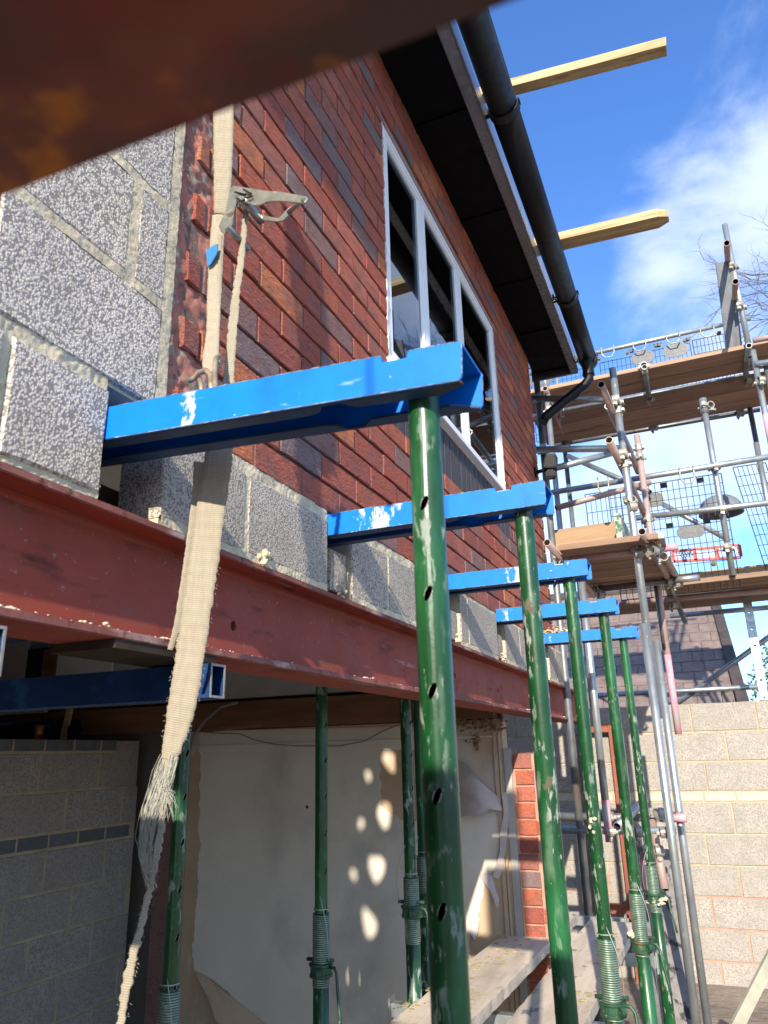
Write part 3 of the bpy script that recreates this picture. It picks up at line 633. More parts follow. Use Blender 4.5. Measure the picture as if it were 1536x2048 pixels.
# needle course: blocks on top of the steel with slots for the needles
NY = [.834, 1.609, 2.565, 3.242, 4.263]
ncw = empty('needle_course', (WX, 1, .385)); ncw.parent = house; ncw.location = Vector((WX, 1, .385)) - wl(house)
zb0, zb1 = .398, .566
mb = MB(); mb.box((-1.04, .30, .386), (-1.00, .94, .585)); mb.box((-1.04, .9405, .386), (-1.00, 4.6, .500)); mb.build('slot_backing', M_darkwall, ncw)  # dark backing added so the needle slots look deep in shade
cuts = [(.52, .630), (.648, .832), (.978, 1.232), (1.248, 1.606)]
for i, (a, b) in enumerate(cuts): block_piece(ncw, a, b, zb0 - (.004 if i < 2 else 0), zb1, seed=50 + i, m_=M_block if i < 2 else M_blockw, x=WX + (0.004 if i < 2 else 0))
for k in range(1, 5):
    y = NY[k]; nxt = NY[k + 1] if k < 4 else 5.6
    block_piece(ncw, y + .036, y + .125, zb0, .505, x=WX - .012, m_=M_blockw, seed=70 + k)
    mid = {1: 1.985, 2: 2.79, 3: 3.66, 4: 4.60}[k]
    block_piece(ncw, y + .137, mid, zb0, zb1 + (.015 if k > 1 else 0), m_=M_blockw, seed=80 + k); block_piece(ncw, mid + .012, nxt - .004 if k < 4 else 5.0, zb0, zb1 + (.015 if k > 1 else 0), m_=M_blockw, seed=90 + k)
mb = MB()
for a, b in [(.52, .832), (.978, 1.606)] + [(NY[k] + .134, (NY[k + 1] if k < 4 else 5.0) - .006) for k in range(1, 5)]:
    mb.box((WX - .09, a + .002, .3855), (WX - .006, b - .002, .591))
mb.build('mortar', M_mortar_sand, ncw)
for a, b in [(.52, .832), (.980, 1.606)] + [(NY[k] + .130, (NY[k + 1] if k < 4 else 5.0) - .006) for k in range(1, 5)]:
    rough_sheet('mortar_bed', ncw, a, b, .384, .402, WX + .0, .008, M_mortar_sand)
    if a > .5: rough_sheet('mortar_bed', ncw, a, b, .564, .592, WX - .002, .008, M_mortar_sand)
rough_sheet('mortar_bed', ncw, .52, .835, .563, .594, WX - .008, .009, M_mortar_sand)
for a in (.629, 1.231, 1.984, 2.789, 3.659): rough_sheet('mortar_perpend', ncw, a, a + .019, .39, .57, WX - .001, .006, M_mortar_sand)

# plywood sheet added out of view; its slots shape sun patches on the plaster
PX = WX - .03
ply = MB(); ply.box((PX - .009, -5.2, .39), (PX, .514, 2.68)); ply = ply.build('added_dapple_sheet', mat('plywood', (.32, .22, .12), .8), loc=(PX, -1, .39))
tag(ply, 'plywood sheet added unseen beside the camera, slotted to dapple the plaster with sun', 'added screen')
sdir = -SUND   # light travel
cutters = MB()
for (px, pz, w, h) in [(-1.575, -.03, .10, .10), (-1.615, -.29, .095, .12), (-1.665, -.54, .095, .13), (-1.71, -.79, .09, .12), (-1.80, -1.03, .055, .10), (-1.70, -.10, .045, .05), (-1.745, -.33, .04, .05), (-1.79, -.57, .04, .05)]:
    P = Vector((px, 3.79, pz)); t = (PX - px) / -sdir.x; Q = P - sdir * t
    hw = w / 2 * (1.0 / .195) ; hh = h / 2
    k_ = lambda a: 1 + .12 * math.sin(2 * a + px * 90) + .09 * math.sin(3 * a + pz * 70)
    pts = [(Q.y + hw * k_(a) * math.cos(a) * (1.0 if math.cos(a) > 0 else .8), Q.z + hh * math.sin(a) - .465 * hw * k_(a) * math.cos(a) + hh * (k_(a) - 1) * math.sin(a)) for a in [2 * math.pi * i / 14 for i in range(14)]]
    cutters.prism(pts, 0, PX - .05, PX + .05)
def boolean(ob, cm):
    co = bpy.data.objects.new('tmp_cut', cm.mesh('tmp', M_hole)); COL.objects.link(co)
    md = ob.modifiers.new('b', 'BOOLEAN'); md.object = co; md.operation = 'DIFFERENCE'; md.solver = 'EXACT'
    try: md.use_self = True
    except Exception: pass
    co.matrix_world = Matrix.Translation(wl(ob)).inverted() @ Matrix.Identity(4) if False else Matrix.Identity(4)
    bpy.context.view_layer.update()
    dg = bpy.context.evaluated_depsgraph_get(); me = bpy.data.meshes.new_from_object(ob.evaluated_get(dg)); old = ob.data
    ob.modifiers.clear(); ob.data = me; bpy.data.objects.remove(co); bpy.data.meshes.remove(old)
def sharpen(ob):
    bm = bmesh.new(); bm.from_mesh(ob.data)
    for e in bm.edges: e.smooth = not (len(e.link_faces) != 2 or e.calc_face_angle(0) > .55)
    for f in bm.faces:
        if f.calc_area() < 1e-9: pass
    bm.to_mesh(ob.data); bm.free()
boolean(ply, cutters)

# ------------------------------------------------------------------ long red steel beam
beam = empty('steel_beam', (WX - .065, 2.5, .181), 'long dusty red-primed steel beam carrying the cut block course', 'steel beam')
by0, by1 = -1.6, 5.751; xa, xc = WX - .128, WX
mb = MB(); mb.box((xa, by0, .3715), (xc, by1, .3845)); o1 = mb.build('top_flange', [M_oxide, M_oxide_edge], beam, bevel=.0018)
mb = MB(); mb.box((xa, by0, .181), (xc, by1, .194)); o2 = mb.build('bottom_flange', [M_oxide, M_oxide_edge], beam, bevel=.0018)
for o in (o1, o2):
    for p in o.data.polygons:
        if p.normal.x > .5 or (o is o2 and p.normal.z > .5): p.material_index = 1
web = MB(); web.box((WX - .069, by0, .194), (WX - .061, by1, .3715)); web = web.build('web', M_oxide, beam)
cm = MB()
for (u, v) in ((467, 1252), (996, 1381), (910, 1352), (150, 1190 - 260)):
    p = at(u, v, x=WX - .061)
    if .21 < p.z < .36: cm.prism([(p.y + .010 * math.cos(a), p.z + .011 * math.sin(a)) for a in [2 * math.pi * i / 12 for i in range(12)]], 0, WX - .09, WX - .04)
boolean(web, cm)
mb = MB()   # root fillets
for z0, sg in ((.194, 1), (.3715, -1)):
    mb.prism([(WX - .0608, z0 + sg * .0005), (WX - .050, z0 + sg * .0005), (WX - .0575, z0 + sg * .0035), (WX - .0608, z0 + sg * .011)], 1, by0, by1)
mb.build('root_fillet', M_oxide, beam)
# crumbs of mortar along the bottom flange
mb = MB(); rd = random.Random(5)
def crumb(mb, c, r, rd, flat=.6):
    bm = bmesh.new(); bmesh.ops.create_icosphere(bm, subdivisions=1, radius=1)
    vs = [Vector(c) + Vector((v.co.x * r * rd.uniform(.7, 1.2), v.co.y * r * rd.uniform(.7, 1.2), v.co.z * r * flat * rd.uniform(.7, 1.2))) for v in bm.verts]
    mb.add(vs, [tuple(v.index for v in f.verts) for f in bm.faces]); bm.free()
heaps = [(.62 + .0, 12, .004), (.66, 14, .005), (.715, 8, .005), (.86, 6, .0055), (1.06, 14, .0055), (1.30, 5, .003), (1.42, 5, .003), (1.56, 6, .003), (1.86, 7, .005), (2.3, 6, .003), (2.9, 5, .005), (3.8, 7, .005), (4.8, 6, .006)]
for (yy, n, r) in heaps:
    for i in range(n): crumb(mb, (WX - .004 - rd.random() * .018, yy + rd.gauss(0, .015), .1945 + rd.random() * r), r * rd.uniform(.5, 1.3), rd)
for i in range(420): crumb(mb, (WX - rd.random() ** 2 * .03, rd.uniform(.3, 5.6), .1950), rd.uniform(.0008, .0022), rd)
tag(mb.build('mortar_crumbs', M_crumb), 'crumbs of dry mortar scattered along the edge of the steel beam', 'mortar', kind='stuff')
mb = MB()
for (yy, n, r) in [(1.315, 10, .012), (1.70, 8, .007), (2.66, 8, .008), (3.33, 8, .008), (.80, 5, .004)]:
    for i in range(n): crumb(mb, (WX + rd.uniform(-.012, .002), yy + rd.gauss(0, .012), .387 + abs(rd.gauss(0, .016))), r * rd.uniform(.5, 1.1), rd, .9)
tag(mb.build('mortar_droppings', M_mortar_sand), 'squeezed out mortar lumps on top of the steel beam', 'mortar', kind='stuff')
mb = MB(); mb.box((WX - .135, .90, .1665), (WX - .003, 1.16, .1805))
tag(mb.build('timber_packer', mat('dark_packer', (.055, .04, .028), .95, spec=.1, var=.3, vscale=14, bump=.4, bscale=60, bdist=.001)), 'thin dark timber packer wedged under the steel beam', 'packer')

# ------------------------------------------------------------------ blue needles
M_edge2 = mat('chipped_paint_edge', (.16, .24, .34), .7, var=.5, vscale=90, spots=[((.40, .34, .24), 50, .55, .62, (1, 1, 1))])
def splash_paint(cx, wid, thr, sc):
    M = M_blue.copy(); M.name = 'blue_paint_with_cement_splash'; t = M.node_tree; N = t.nodes; l = t.links.new; p = N['Principled BSDF']
    tc = N.new('ShaderNodeTexCoord'); se = N.new('ShaderNodeSeparateXYZ'); l(tc.outputs['Object'], se.inputs[0])
    q = N.new('ShaderNodeMath'); q.operation = 'SUBTRACT'; l(se.outputs[0], q.inputs[0]); q.inputs[1].default_value = cx
    ab = N.new('ShaderNodeMath'); ab.operation = 'ABSOLUTE'; l(q.outputs[0], ab.inputs[0])
    mr = N.new('ShaderNodeMapRange'); mr.inputs[1].default_value = wid * .4; mr.inputs[2].default_value = wid * 1.3; mr.inputs[3].default_value = .14; mr.inputs[4].default_value = -.3; l(ab.outputs[0], mr.inputs[0])
    mp = N.new('ShaderNodeMapping'); mp.inputs['Rotation'].default_value = (0, .6, 0); mp.inputs['Scale'].default_value = (1, 1, .55); l(tc.outputs['Object'], mp.inputs[0])
    no = N.new('ShaderNodeTexNoise'); no.inputs['Scale'].default_value = sc; no.inputs['Detail'].default_value = 9; no.inputs['Roughness'].default_value = .68; l(mp.outputs[0], no.inputs['Vector'])
    ad = N.new('ShaderNodeMath'); l(no.outputs['Fac'], ad.inputs[0]); l(mr.outputs[0], ad.inputs[1])
    m2 = N.new('ShaderNodeMapRange'); m2.inputs[1].default_value = thr; m2.inputs[2].default_value = thr + .07; m2.inputs[4].default_value = .85; l(ad.outputs[0], m2.inputs[0])
    old = p.inputs['Base Color'].links[0].from_socket; mx = N.new('ShaderNodeMix'); mx.data_type = 'RGBA'; l(m2.outputs[0], mx.inputs[0]); l(old, mx.inputs[6]); mx.inputs[7].default_value = (.58, .57, .54, 1); l(mx.outputs[2], p.inputs['Base Color'])
    ro = p.inputs['Roughness'].links[0].from_socket; mr2 = N.new('ShaderNodeMix'); l(m2.outputs[0], mr2.inputs[0]); l(ro, mr2.inputs[2]); mr2.inputs[3].default_value = .9; l(mr2.outputs[0], p.inputs['Roughness'])
    return M
def needle(k, xe, ztop, label, worn, tilt=0):
    y0 = NY[k]; w = .098; h = .058; z0 = ztop - h; th = .004; xw = -1.10
    t = empty('needle_beam', (xe, y0, z0), label, 'needle beam', 'blue steel needles through the wall')
    nx = xe - .075    # notch
    # near side plate with notch in its top edge
    def side(ya, yb, m_):
        mb = MB()
        mb.prism([(xw, z0 + .002), (xe - .004, z0 + .002), (xe, z0 + .007), (xe, z0 + h - .003), (xe - .003, z0 + h), (nx, z0 + h), (nx - .002, z0 + h - .010), (nx - .038, z0 + h - .010), (nx - .040, z0 + h), (xw, z0 + h)], 1, ya, yb)
        return mb.build('side_plate', m_, t, bevel=.0008)
    side(y0, y0 + th, splash_paint(worn[0] - xe, worn[1], worn[2], worn[3]))
    mb = MB(); mb.prism([(xw, z0 + .002), (xe - .004, z0 + .002), (xe, z0 + .007), (xe, z0 + h), (xw, z0 + h)], 1, y0 + w - th, y0 + w); mb.build('side_plate', M_blue, t, bevel=.0008)
    mb = MB(); mb.box((xw, y0 + th, z0 + h - th), (nx - .041, y0 + w - th, z0 + h - .0005)); mb.box((nx + .001, y0 + th, z0 + h - th), (xe - .001, y0 + w - th, z0 + h - .0005)); mb.build('top_plate', M_blue, t)
    mb = MB(); mb.box((nx - .036, y0 + .006, z0 + h - .012), (nx - .006, y0 + .06, z0 + h - .007)); mb.build('locking_clip', M_green_hook if False else M_ratchet, t)
    lw = .030
    mb = MB(); rd = random.Random(60 + k)
    def worn_line(a, b, n):
        a, b = Vector(a), Vector(b); pts = [a.lerp(b, i / n) for i in range(n + 1)]; mb.rod(pts, .0006, 5, radii=[max(.0002, rd.gauss(.0006, .0004)) for _ in pts])
    worn_line((xe - .0002, y0, z0 + .008), (xe - .0002, y0, z0 + h - .003), 12); worn_line((-.80, y0 + .0002, z0 + .0018), (xe - .004, y0 + .0002, z0 + .0018), 90)
    worn_line((xe - .0002, y0 + w, z0 + .008), (xe - .0002, y0 + w, z0 + h - .002), 12); worn_line((nx, y0 + .0004, z0 + h), (xe - .003, y0 + .0004, z0 + h), 20); worn_line((-.80, y0 + .0004, z0 + h), (nx - .04, y0 + .0004, z0 + h), 70)
    mb.build('worn_edge', M_edge2, t)
    def lip(sgn, yo, yi):
        # polygon in x,y with the cut-out and the chamfered end
        c = xe - .205
        pts = [(xw, yo), (xe - .002, yo), (xe - .002, yo + sgn * .008), (xe - .038, yi), (xe - .115, yi), (xe - .150, yi - sgn * .004), (c + .045, yi - sgn * .004), (c + .028, yi - sgn * .022), (c, yi - sgn * .022), (c - .012, yi - sgn * .006), (c - .03, yi), (xw, yi)]
        mb = MB(); mb.prism(pts, 2, z0, z0 + .004); return mb.build('bottom_lip', [M_blue_deep], t, bevel=.0006)
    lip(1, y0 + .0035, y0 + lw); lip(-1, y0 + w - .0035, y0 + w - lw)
    # rolled corners
    for yy, a0 in ((y0 + .0025, math.pi), (y0 + w - .0025, 0)):
        mb = MB(); mb.rod([(xw, yy, z0 + .0025), (xe - .004, yy, z0 + .0025)], .0025, 8); mb.build('rolled_corner', M_blue_deep, t)
    # paint runs at the socket
    return t, z0
NZ = [(.543, -.234), (.583, -.275), (.624, -.321), (.607, -.305), (.633, -.310)]
labs = ['nearest and largest blue steel needle, carrying the ratchet strap', 'second nearest blue steel needle with cement splashes at the wall', 'third blue steel needle from the camera, with an arrow stamped near its end',
        'fourth blue steel needle from the camera', 'farthest and smallest blue steel needle, sawdust on top beside it']
NB = []
for k in range(5):
    zt, xe = NZ[k]
    worn = [(-.664, .022, .56, 45), (-.68, .12, .62, 32), (-.56, .07, .60, 34), (-.78, .03, .62, 40), (-.78, .02, .66, 40)][k]
    t, z0 = needle(k, xe, zt if k else .5265, labs[k], worn)
    if k == 0:
        t.rotation_euler = (0, math.atan2(.030, .585), 0)
        t.location.z -= .016; 
    NB.append((t, z0))
# stamped arrow on the third
t, z0 = NB[2]; mb = MB(); c = at(1135, 1133, y=NY[2]); 
mb.bar(c + Vector((-.012, -.0004, .010)), c + Vector((0, -.0004, -.006)), .0008, .0022, up=(0, 1, 0)); mb.bar(c + Vector((.012, -.0004, .010)), c + Vector((0, -.0004, -.006)), .0008, .0022, up=(0, 1, 0))
mb.bar(c + Vector((-.008, -.0004, .014)), c + Vector((0, -.0004, .003)), .0008, .0016, up=(0, 1, 0)); mb.bar(c + Vector((.008, -.0004, .014)), c + Vector((0, -.0004, .003)), .0008, .0016, up=(0, 1, 0)); mb.build('stamped_arrow', M_blue_deep, t)
# sawdust pile on the wall end of the last needle
mb = MB(); rd = random.Random(8)
for i in range(130): crumb(mb, (-.76 + rd.gauss(0, .05), 4.31 + rd.gauss(0, .03), .636 + abs(rd.gauss(0, .012))), rd.uniform(.003, .010), rd, .6)
tag(mb.build('sawdust', mat('pale_sawdust', (.62, .46, .26), .95)), 'small heap of pale sawdust on the farthest blue needle', 'sawdust', kind='stuff')

# ------------------------------------------------------------------ green props
PR = .0215
def prop(x, y, ztop, label, zthr, rot=0, group='green steel props under the blue needles', zc=None, wire=True, seed=0, gz=GZ):
    t = empty('steel_prop', (x, y, gz), label, 'steel prop', group); rd = random.Random(seed)
    mb = MB(); mb.tube((x, y, gz + .45), (x, y, ztop), PR, 28, .004, 0, 1); o = mb.build('inner_tube', [M_green, M_hole], t)
    zs = .308 if seed == 1 else ztop - .10 - rd.random() * .1
    cm = MB(); z = zs
    lowest = zthr - .02
    while z > lowest:
        a = Vector((math.cos(rot), math.sin(rot), 0)); b = a.orthogonal().normalized(); c = Vector((x, y, z)); n = 14
        ring = lambda s: [c + a * s + (b * math.cos(q) + Vector((0, 0, 1)) * math.sin(q)) * .0078 for q in [2 * math.pi * i / n for i in range(n)]]
        cm.add(ring(-.05) + ring(.05), [tuple(range(n)), tuple(range(2 * n - 1, n - 1, -1))] + [(i, i + n, (i + 1) % n + n, (i + 1) % n) for i in range(n)])
        z -= .118
    if len(cm.f): boolean(o, cm)
    sharpen(o)
    for p in o.data.polygons:
        if p.material_index > 1: p.material_index = 1
    # worn rims round the holes
    if z < zs:
        mb = MB(); z = zs
        while z > lowest:
            for sg in (1, -1):
                a = Vector((math.cos(rot), math.sin(rot), 0)) * sg; b = a.orthogonal().normalized(); pts = []
                for i in range(17):
                    q = 2 * math.pi * i / 16; off = b * math.cos(q) * .0083 + Vector((0, 0, 1)) * math.sin(q) * .0083; hgt = math.sqrt(max(0, PR * PR - (off.dot(b)) ** 2)); pts.append(Vector((x, y, z)) + off + a * (hgt - .0002))
                mb.rod(pts, .0005, 5, cap=False)
            z -= .118
        mb.build('worn_hole_rim', M_edge, t)
    # outer tube with thread
    ro = PR + .0045
    mb = MB(); mb.tube((x, y, gz + .012), (x, y, zthr), ro, 24, .004, 0, 1); ot = mb.build('outer_tube', [M_green, M_hole], t)
    tl = .21; mb = MB(); turns = 34; n = 14; pts = []
    for i in range(turns * n + 1):
        q = 2 * math.pi * i / n; pts.append((x + (ro + .0008) * math.cos(q), y + (ro + .0008) * math.sin(q), zthr - .002 - tl * i / (turns * n)))
    mb.rod(pts, .0021, 5); mb.build('thread', M_thread, t)
    mb = MB(); mb.tube((x, y, zthr - tl - .004), (x, y, zthr - .001), ro + .0006, 24, .0005, 0, 0); mb.build('thread_core', M_green_dull, t)
    # collar nut, handle, pin
    zc = zthr - .135 if zc is None else zc
    mb = MB(); mb.lathe((x, y, zc), [(ro + .003, -.02), (ro + .012, -.02), (ro + .012, -.012), (ro + .009, -.010), (ro + .009, .008), (ro + .014, .012), (ro + .014, .018), (ro + .003, .018)], 20)
    a = Vector((math.cos(rot + 2.2), math.sin(rot + 2.2), 0)); b = Vector((-a.y, a.x, 0))
    for sg in (1, -1):
        cc = Vector((x, y, zc)) + a * sg * (ro + .016)
        mb.lathe(cc - b * .008, [(.006, 0), (.014, 0), (.014, .016), (.006, .016)], 12, axis=b)
    col = mb.build('collar_nut', M_green_dull, t)
    hp = Vector((x, y, zc)) - a * (ro + .016)
    hp = Vector((x, y, zc)) + Vector((ro + .018, -.012, 0))
    mb = MB(); mb.rod([hp + Vector((-.012, 0, .012)), hp + Vector((.010, 0, .010)), hp + Vector((.020, -.004, -.004)), hp + Vector((.026, -.01, -.05)), hp + Vector((.038, -.02, -.11)), hp + Vector((.043, -.024, -.145))], .0052, 10); mb.build('handle', M_green_dull, col)
    mb = MB(); zz = zc + .028
    mb.rod([(x - ro - .022, y - .006, zz), (x + ro + .024, y - .008, zz + .002)], .0058, 10); mb.build('pin', M_green_dull, t)
    if wire:
        mb = MB(); e = Vector((x + (ro + .012) * rd.choice((1, -1)), y - .014, zz)); s = 1 if e.x > x else -1
        pts = [e]; N_ = 14
        for i in range(1, N_ + 1):
            q = i / N_; pts.append(e + Vector((s * (.016 * math.sin(q * 3.14)) - s * q * .03, -.010 - .012 * math.sin(q * 3.1), .19 * q)))
        mb.rod(pts, .0013, 5)
        mb.lathe((x, y, zthr + .012), [(PR + .001, -.0015), (PR + .004, -.0015), (PR + .004, .0015), (PR + .001, .0015)], 20); mb.build('wire', M_wire, t)
    mb = MB(); mb.box((x - .065, y - .065, gz), (x + .065, y + .065, gz + .011)); mb.build('base_plate', M_green_dull, t)
    return t
gn = 'green steel props under the blue needles'
prop(-.305, .886, .500, 'nearest green steel prop, thick and scratched, with a row of holes facing the camera', -.62, rot=-1.47, seed=1)
prop(-.338, 1.658, .545, 'second green steel prop from the camera, scuffed, under the second blue needle', -.70, rot=.12, seed=2)
prop(-.394, 2.614, .585, 'third green steel prop, with thick threaded collar near the boards', -.541, rot=.15, seed=3, zc=-.725)
prop(-.367, 3.292, .565, 'fourth green steel prop with threaded collar and handle', -.520, rot=.15, seed=4, zc=-.70)
prop(-.393, 4.313, .590, 'farthest green steel prop outdoors, under the smallest needle', -.553, rot=.15, seed=5, zc=-.70)
gi = 'green steel props standing in the shaded room'
prop(-1.425, 1.87, .20, 'left green prop in the shaded room, just right of the hanging strap', -.572, rot=-.28, group=gi, seed=6, zc=-.76)
prop(-1.288, 2.47, .24, 'green prop in the middle of the shaded room in front of the wallpaper', -.490, rot=-.28, group=gi, seed=7, zc=-.655)
prop(-1.090, 2.79, .24, 'right green prop in the shaded room, front one of a close pair', -.420, rot=-.28, group=gi, seed=8, zc=-.53)
prop(-1.116, 3.00, .24, 'right green prop in the shaded room, rear one of a close pair', -.372, rot=-.28, group=gi, seed=9, zc=-.52)

# ------------------------------------------------------------------ hollow blue sections under the steel
def rhs(name, y0, xe, z0, h, w, x1, lab):
    mb = MB(); th = .004; zz = z0 + h
    t = empty(name, (xe, y0, z0), lab, 'steel section', 'hollow blue sections under the steel beam')
    mb = MB()
    for a, b in (((x1, y0, z0), (xe, y0 + th, zz)), ((x1, y0 + w - th, z0), (xe, y0 + w, zz)), ((x1, y0 + th, z0), (xe, y0 + w - th, z0 + th)), ((x1, y0 + th, zz - th), (xe, y0 + w - th, zz))): mb.box(a, b)
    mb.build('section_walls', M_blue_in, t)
    mb = MB()
    for a, b in (((xe + .0005, y0, z0), (xe + .0015, y0 + th, zz)), ((xe + .0005, y0 + w - th, z0), (xe + .0015, y0 + w, zz)), ((xe + .0005, y0 + th, z0), (xe + .0015, y0 + w - th, z0 + th)), ((xe + .0005, y0 + th, zz - th), (xe + .0015, y0 + w - th, zz))): mb.box(a, b)
    mb.build('sawn_end', M_edge, t); return t
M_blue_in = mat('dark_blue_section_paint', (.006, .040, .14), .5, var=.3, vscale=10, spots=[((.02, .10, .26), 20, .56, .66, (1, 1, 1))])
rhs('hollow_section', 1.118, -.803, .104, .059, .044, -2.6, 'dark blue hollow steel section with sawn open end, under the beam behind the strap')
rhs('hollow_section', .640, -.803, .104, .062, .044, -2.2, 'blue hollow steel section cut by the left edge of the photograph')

# ------------------------------------------------------------------ ratchet strap
def ribbon(mb, pts, widths, across, thick=.0022, fuzz=.0007, seed=0, sub=5):
    """pts centre line, across = list of width directions"""
    rd = random.Random(seed); P = []; Wd = []; A = []
    n = len(pts)
    def cat(a, b, c, d, t): return .5 * ((2 * b) + (c - a) * t + (2 * a - 5 * b + 4 * c - d) * t * t + (-a + 3 * b - 3 * c + d) * t ** 3)
    pv = [Vector(p) for p in pts]; av = [Vector(a).normalized() for a in across]
    L_ = 0
    for i in range(n - 1):
        ln = (pv[i + 1] - pv[i]).length; k = max(2, int(ln / .004))
        for j in range(k + (1 if i == n - 2 else 0)):
            t = j / k; g = lambda arr: cat(arr[max(i - 1, 0)], arr[i], arr[i + 1], arr[min(i + 2, n - 1)], t)
            P.append(g(pv)); Wd.append(g(widths)); A.append(g(av).normalized())
    acc = 0; ring = []; uvs = []
    for i, p in enumerate(P):
        if i: acc += (P[i] - P[i - 1]).length
        d = (P[min(i + 1, len(P) - 1)] - P[max(i - 1, 0)]).normalized(); a = (A[i] - d * A[i].dot(d)).normalized(); nn = d.cross(a)
        w = Wd[i] / 2; e0 = rd.uniform(0, fuzz * 2); e1 = rd.uniform(0, fuzz * 2)
        row = []
        for k in range(sub + 1):
            s = -1 + 2 * k / sub; q = w * s + (e0 if k == 0 else (-e1 if k == sub else 0)); cup = nn * (.0009 * (1 - s * s) + .0003 * math.sin(acc * 300))
            row.append((p + a * q + cup + nn * thick / 2, p + a * q + cup - nn * thick / 2, (s * .5 + .5, acc)))
        ring.append(row)
    b = len(mb.v); m_ = (sub + 1) * 2
    for row in ring:
        for f, bk, uv in row: mb.v += [f, bk]; uvs += [uv, uv]
    if mb.uv is None: mb.uv = []
    mb.uv += uvs
    idx = lambda i, k, s: b + i * m_ + k * 2 + s
    for i in range(len(ring) - 1):
        for k in range(sub):
            mb.f.append((idx(i, k, 0), idx(i, k + 1, 0), idx(i + 1, k + 1, 0), idx(i + 1, k, 0))); mb.f.append((idx(i, k, 1), idx(i + 1, k, 1), idx(i + 1, k + 1, 1), idx(i, k + 1, 1)))
            mb.mi += [0, 0]; mb.sm += [True, True]
        for k in (0, sub): mb.f.append((idx(i, k, 0), idx(i + 1, k, 0), idx(i + 1, k, 1), idx(i, k, 1))); mb.mi.append(0); mb.sm.append(False)
    for i in (0, len(ring) - 1):
        mb.f.append(tuple([idx(i, k, 0) for k in range(sub + 1)] + [idx(i, k, 1) for k in range(sub, -1, -1)])); mb.mi.append(0); mb.sm.append(False)
    return mb
def build_ribbon(mb, name, m_, parent):
    ob = mb.build(name, m_, parent); me = ob.data; uvl = me.uv_layers.new(name='UVMap')
    for lp_ in me.loops:
        uvl.data[lp_.index].uv = mb.uv[lp_.vertex_index]
    return ob
strap = empty('ratchet_strap', tuple(at(430, 700, y=.97)), 'beige ratchet strap hooked round the nearest blue needle, its long frayed tail hanging down', 'strap')
V = Vector
def sp(u, v, y): return at(u, v, y=y)
def px_w(w, y, u, v): # pixel width -> metres at that point
    return w * sp(u, v, y).dot(f_) / FPX
AX = V((.92, .33, 0)) # across direction mostly facing camera
def rib(name, data, seed, across=AX, m_=M_strap, fuzz=.0006):
    mb = MB(); pts = [sp(u, v, y) for u, v, w, y in data]; ws = [px_w(w, y, u, v) for u, v, w, y in data]
    ribbon(mb, pts, ws, [across] * len(pts) if not isinstance(across, list) else across, seed=seed, fuzz=fuzz); return build_ribbon(mb, name, m_, strap)
rib('upper_webbing', [(447, -60, 44, .93), (447, 120, 43, .93), (447, 235, 42, .93), (446, 330, 39, .94), (444, 400, 33, .95), (441, 428, 28, .955)], 1)
rib('hook_webbing', [(437, 430, 26, .955), (433, 500, 30, .95), (429, 580, 30, .945), (426, 660, 28, .935), (421, 722, 34, .925), (424, 745, 30, .92)], 2)
rib('folded_webbing', [(441, 470, 10, .952), (439, 580, 9, .947), (435, 690, 9, .94), (437, 735, 12, .93)], 3, V((.5, .8, 0)))
rib('tail_webbing', [(492, 415, 10, .955), (490, 440, 14, .957), (482, 520, 16, .965), (470, 610, 20, .972), (462, 700, 23, .975), (456, 770, 28, .98), (448, 830, 40, .985), (440, 895, 56, .985), (433, 945, 62, .985),
     (424, 1000, 62, .985), (411, 1100, 64, .985), (396, 1200, 64, .985), (382, 1300, 62, .985), (366, 1400, 62, .985), (349, 1475, 48, .985), (338, 1520, 36, .985)], 4, fuzz=.0014)
rib('second_webbing_ply', [(404, 925, 34, .99), (400, 985, 32, .99), (386, 1080, 26, .99), (370, 1170, 20, .99), (355, 1250, 16, .99), (340, 1300, 12, .99)], 5, V((.7, .7, 0)))
rib('thin_frayed_tail', [(336, 1515, 24, .985), (330, 1580, 18, .982), (322, 1660, 17, .982), (308, 1740, 17, .985), (292, 1810, 18, .985), (272, 1890, 21, .985), (256, 1960, 25, .985), (243, 2040, 22, .985), (236, 2110, 24, .985), (225, 2300, 24, .98)], 6, fuzz=.002)
mb = MB(); rd = random.Random(11)
for i in range(95):
    s = rd.uniform(-1, 1); e = rd.random()
    a = sp(340 + s * 18, 1512 + rd.uniform(-8, 16), .984); c = sp(305 + s * 30 + rd.gauss(0, 6), 1600 + rd.uniform(-10, 20), .97 + rd.uniform(-.012, .015)); d = sp(252 + s * 22 + e * 40, 1715 + rd.uniform(-20, 30), .965 + rd.uniform(-.012, .015))
    g = sp(303 + rd.gauss(0, 6), 1768 + rd.uniform(-40, 12), .98)
    if i % 5 == 0: g = sp(345 + rd.gauss(0, 8), 1610 + rd.uniform(-30, 40), .975); d = sp(348 + rd.gauss(0, 7), 1570, .97)
    pts = []
    for j in range(9):
        q = j / 8; pts.append(a * (1 - q) ** 3 + c * 3 * q * (1 - q) ** 2 + d * 3 * q * q * (1 - q) + g * q ** 3 + V((rd.gauss(0, .0012), rd.gauss(0, .0012), 0)))
    mb.rod(pts, .00036, 3, cap=False)
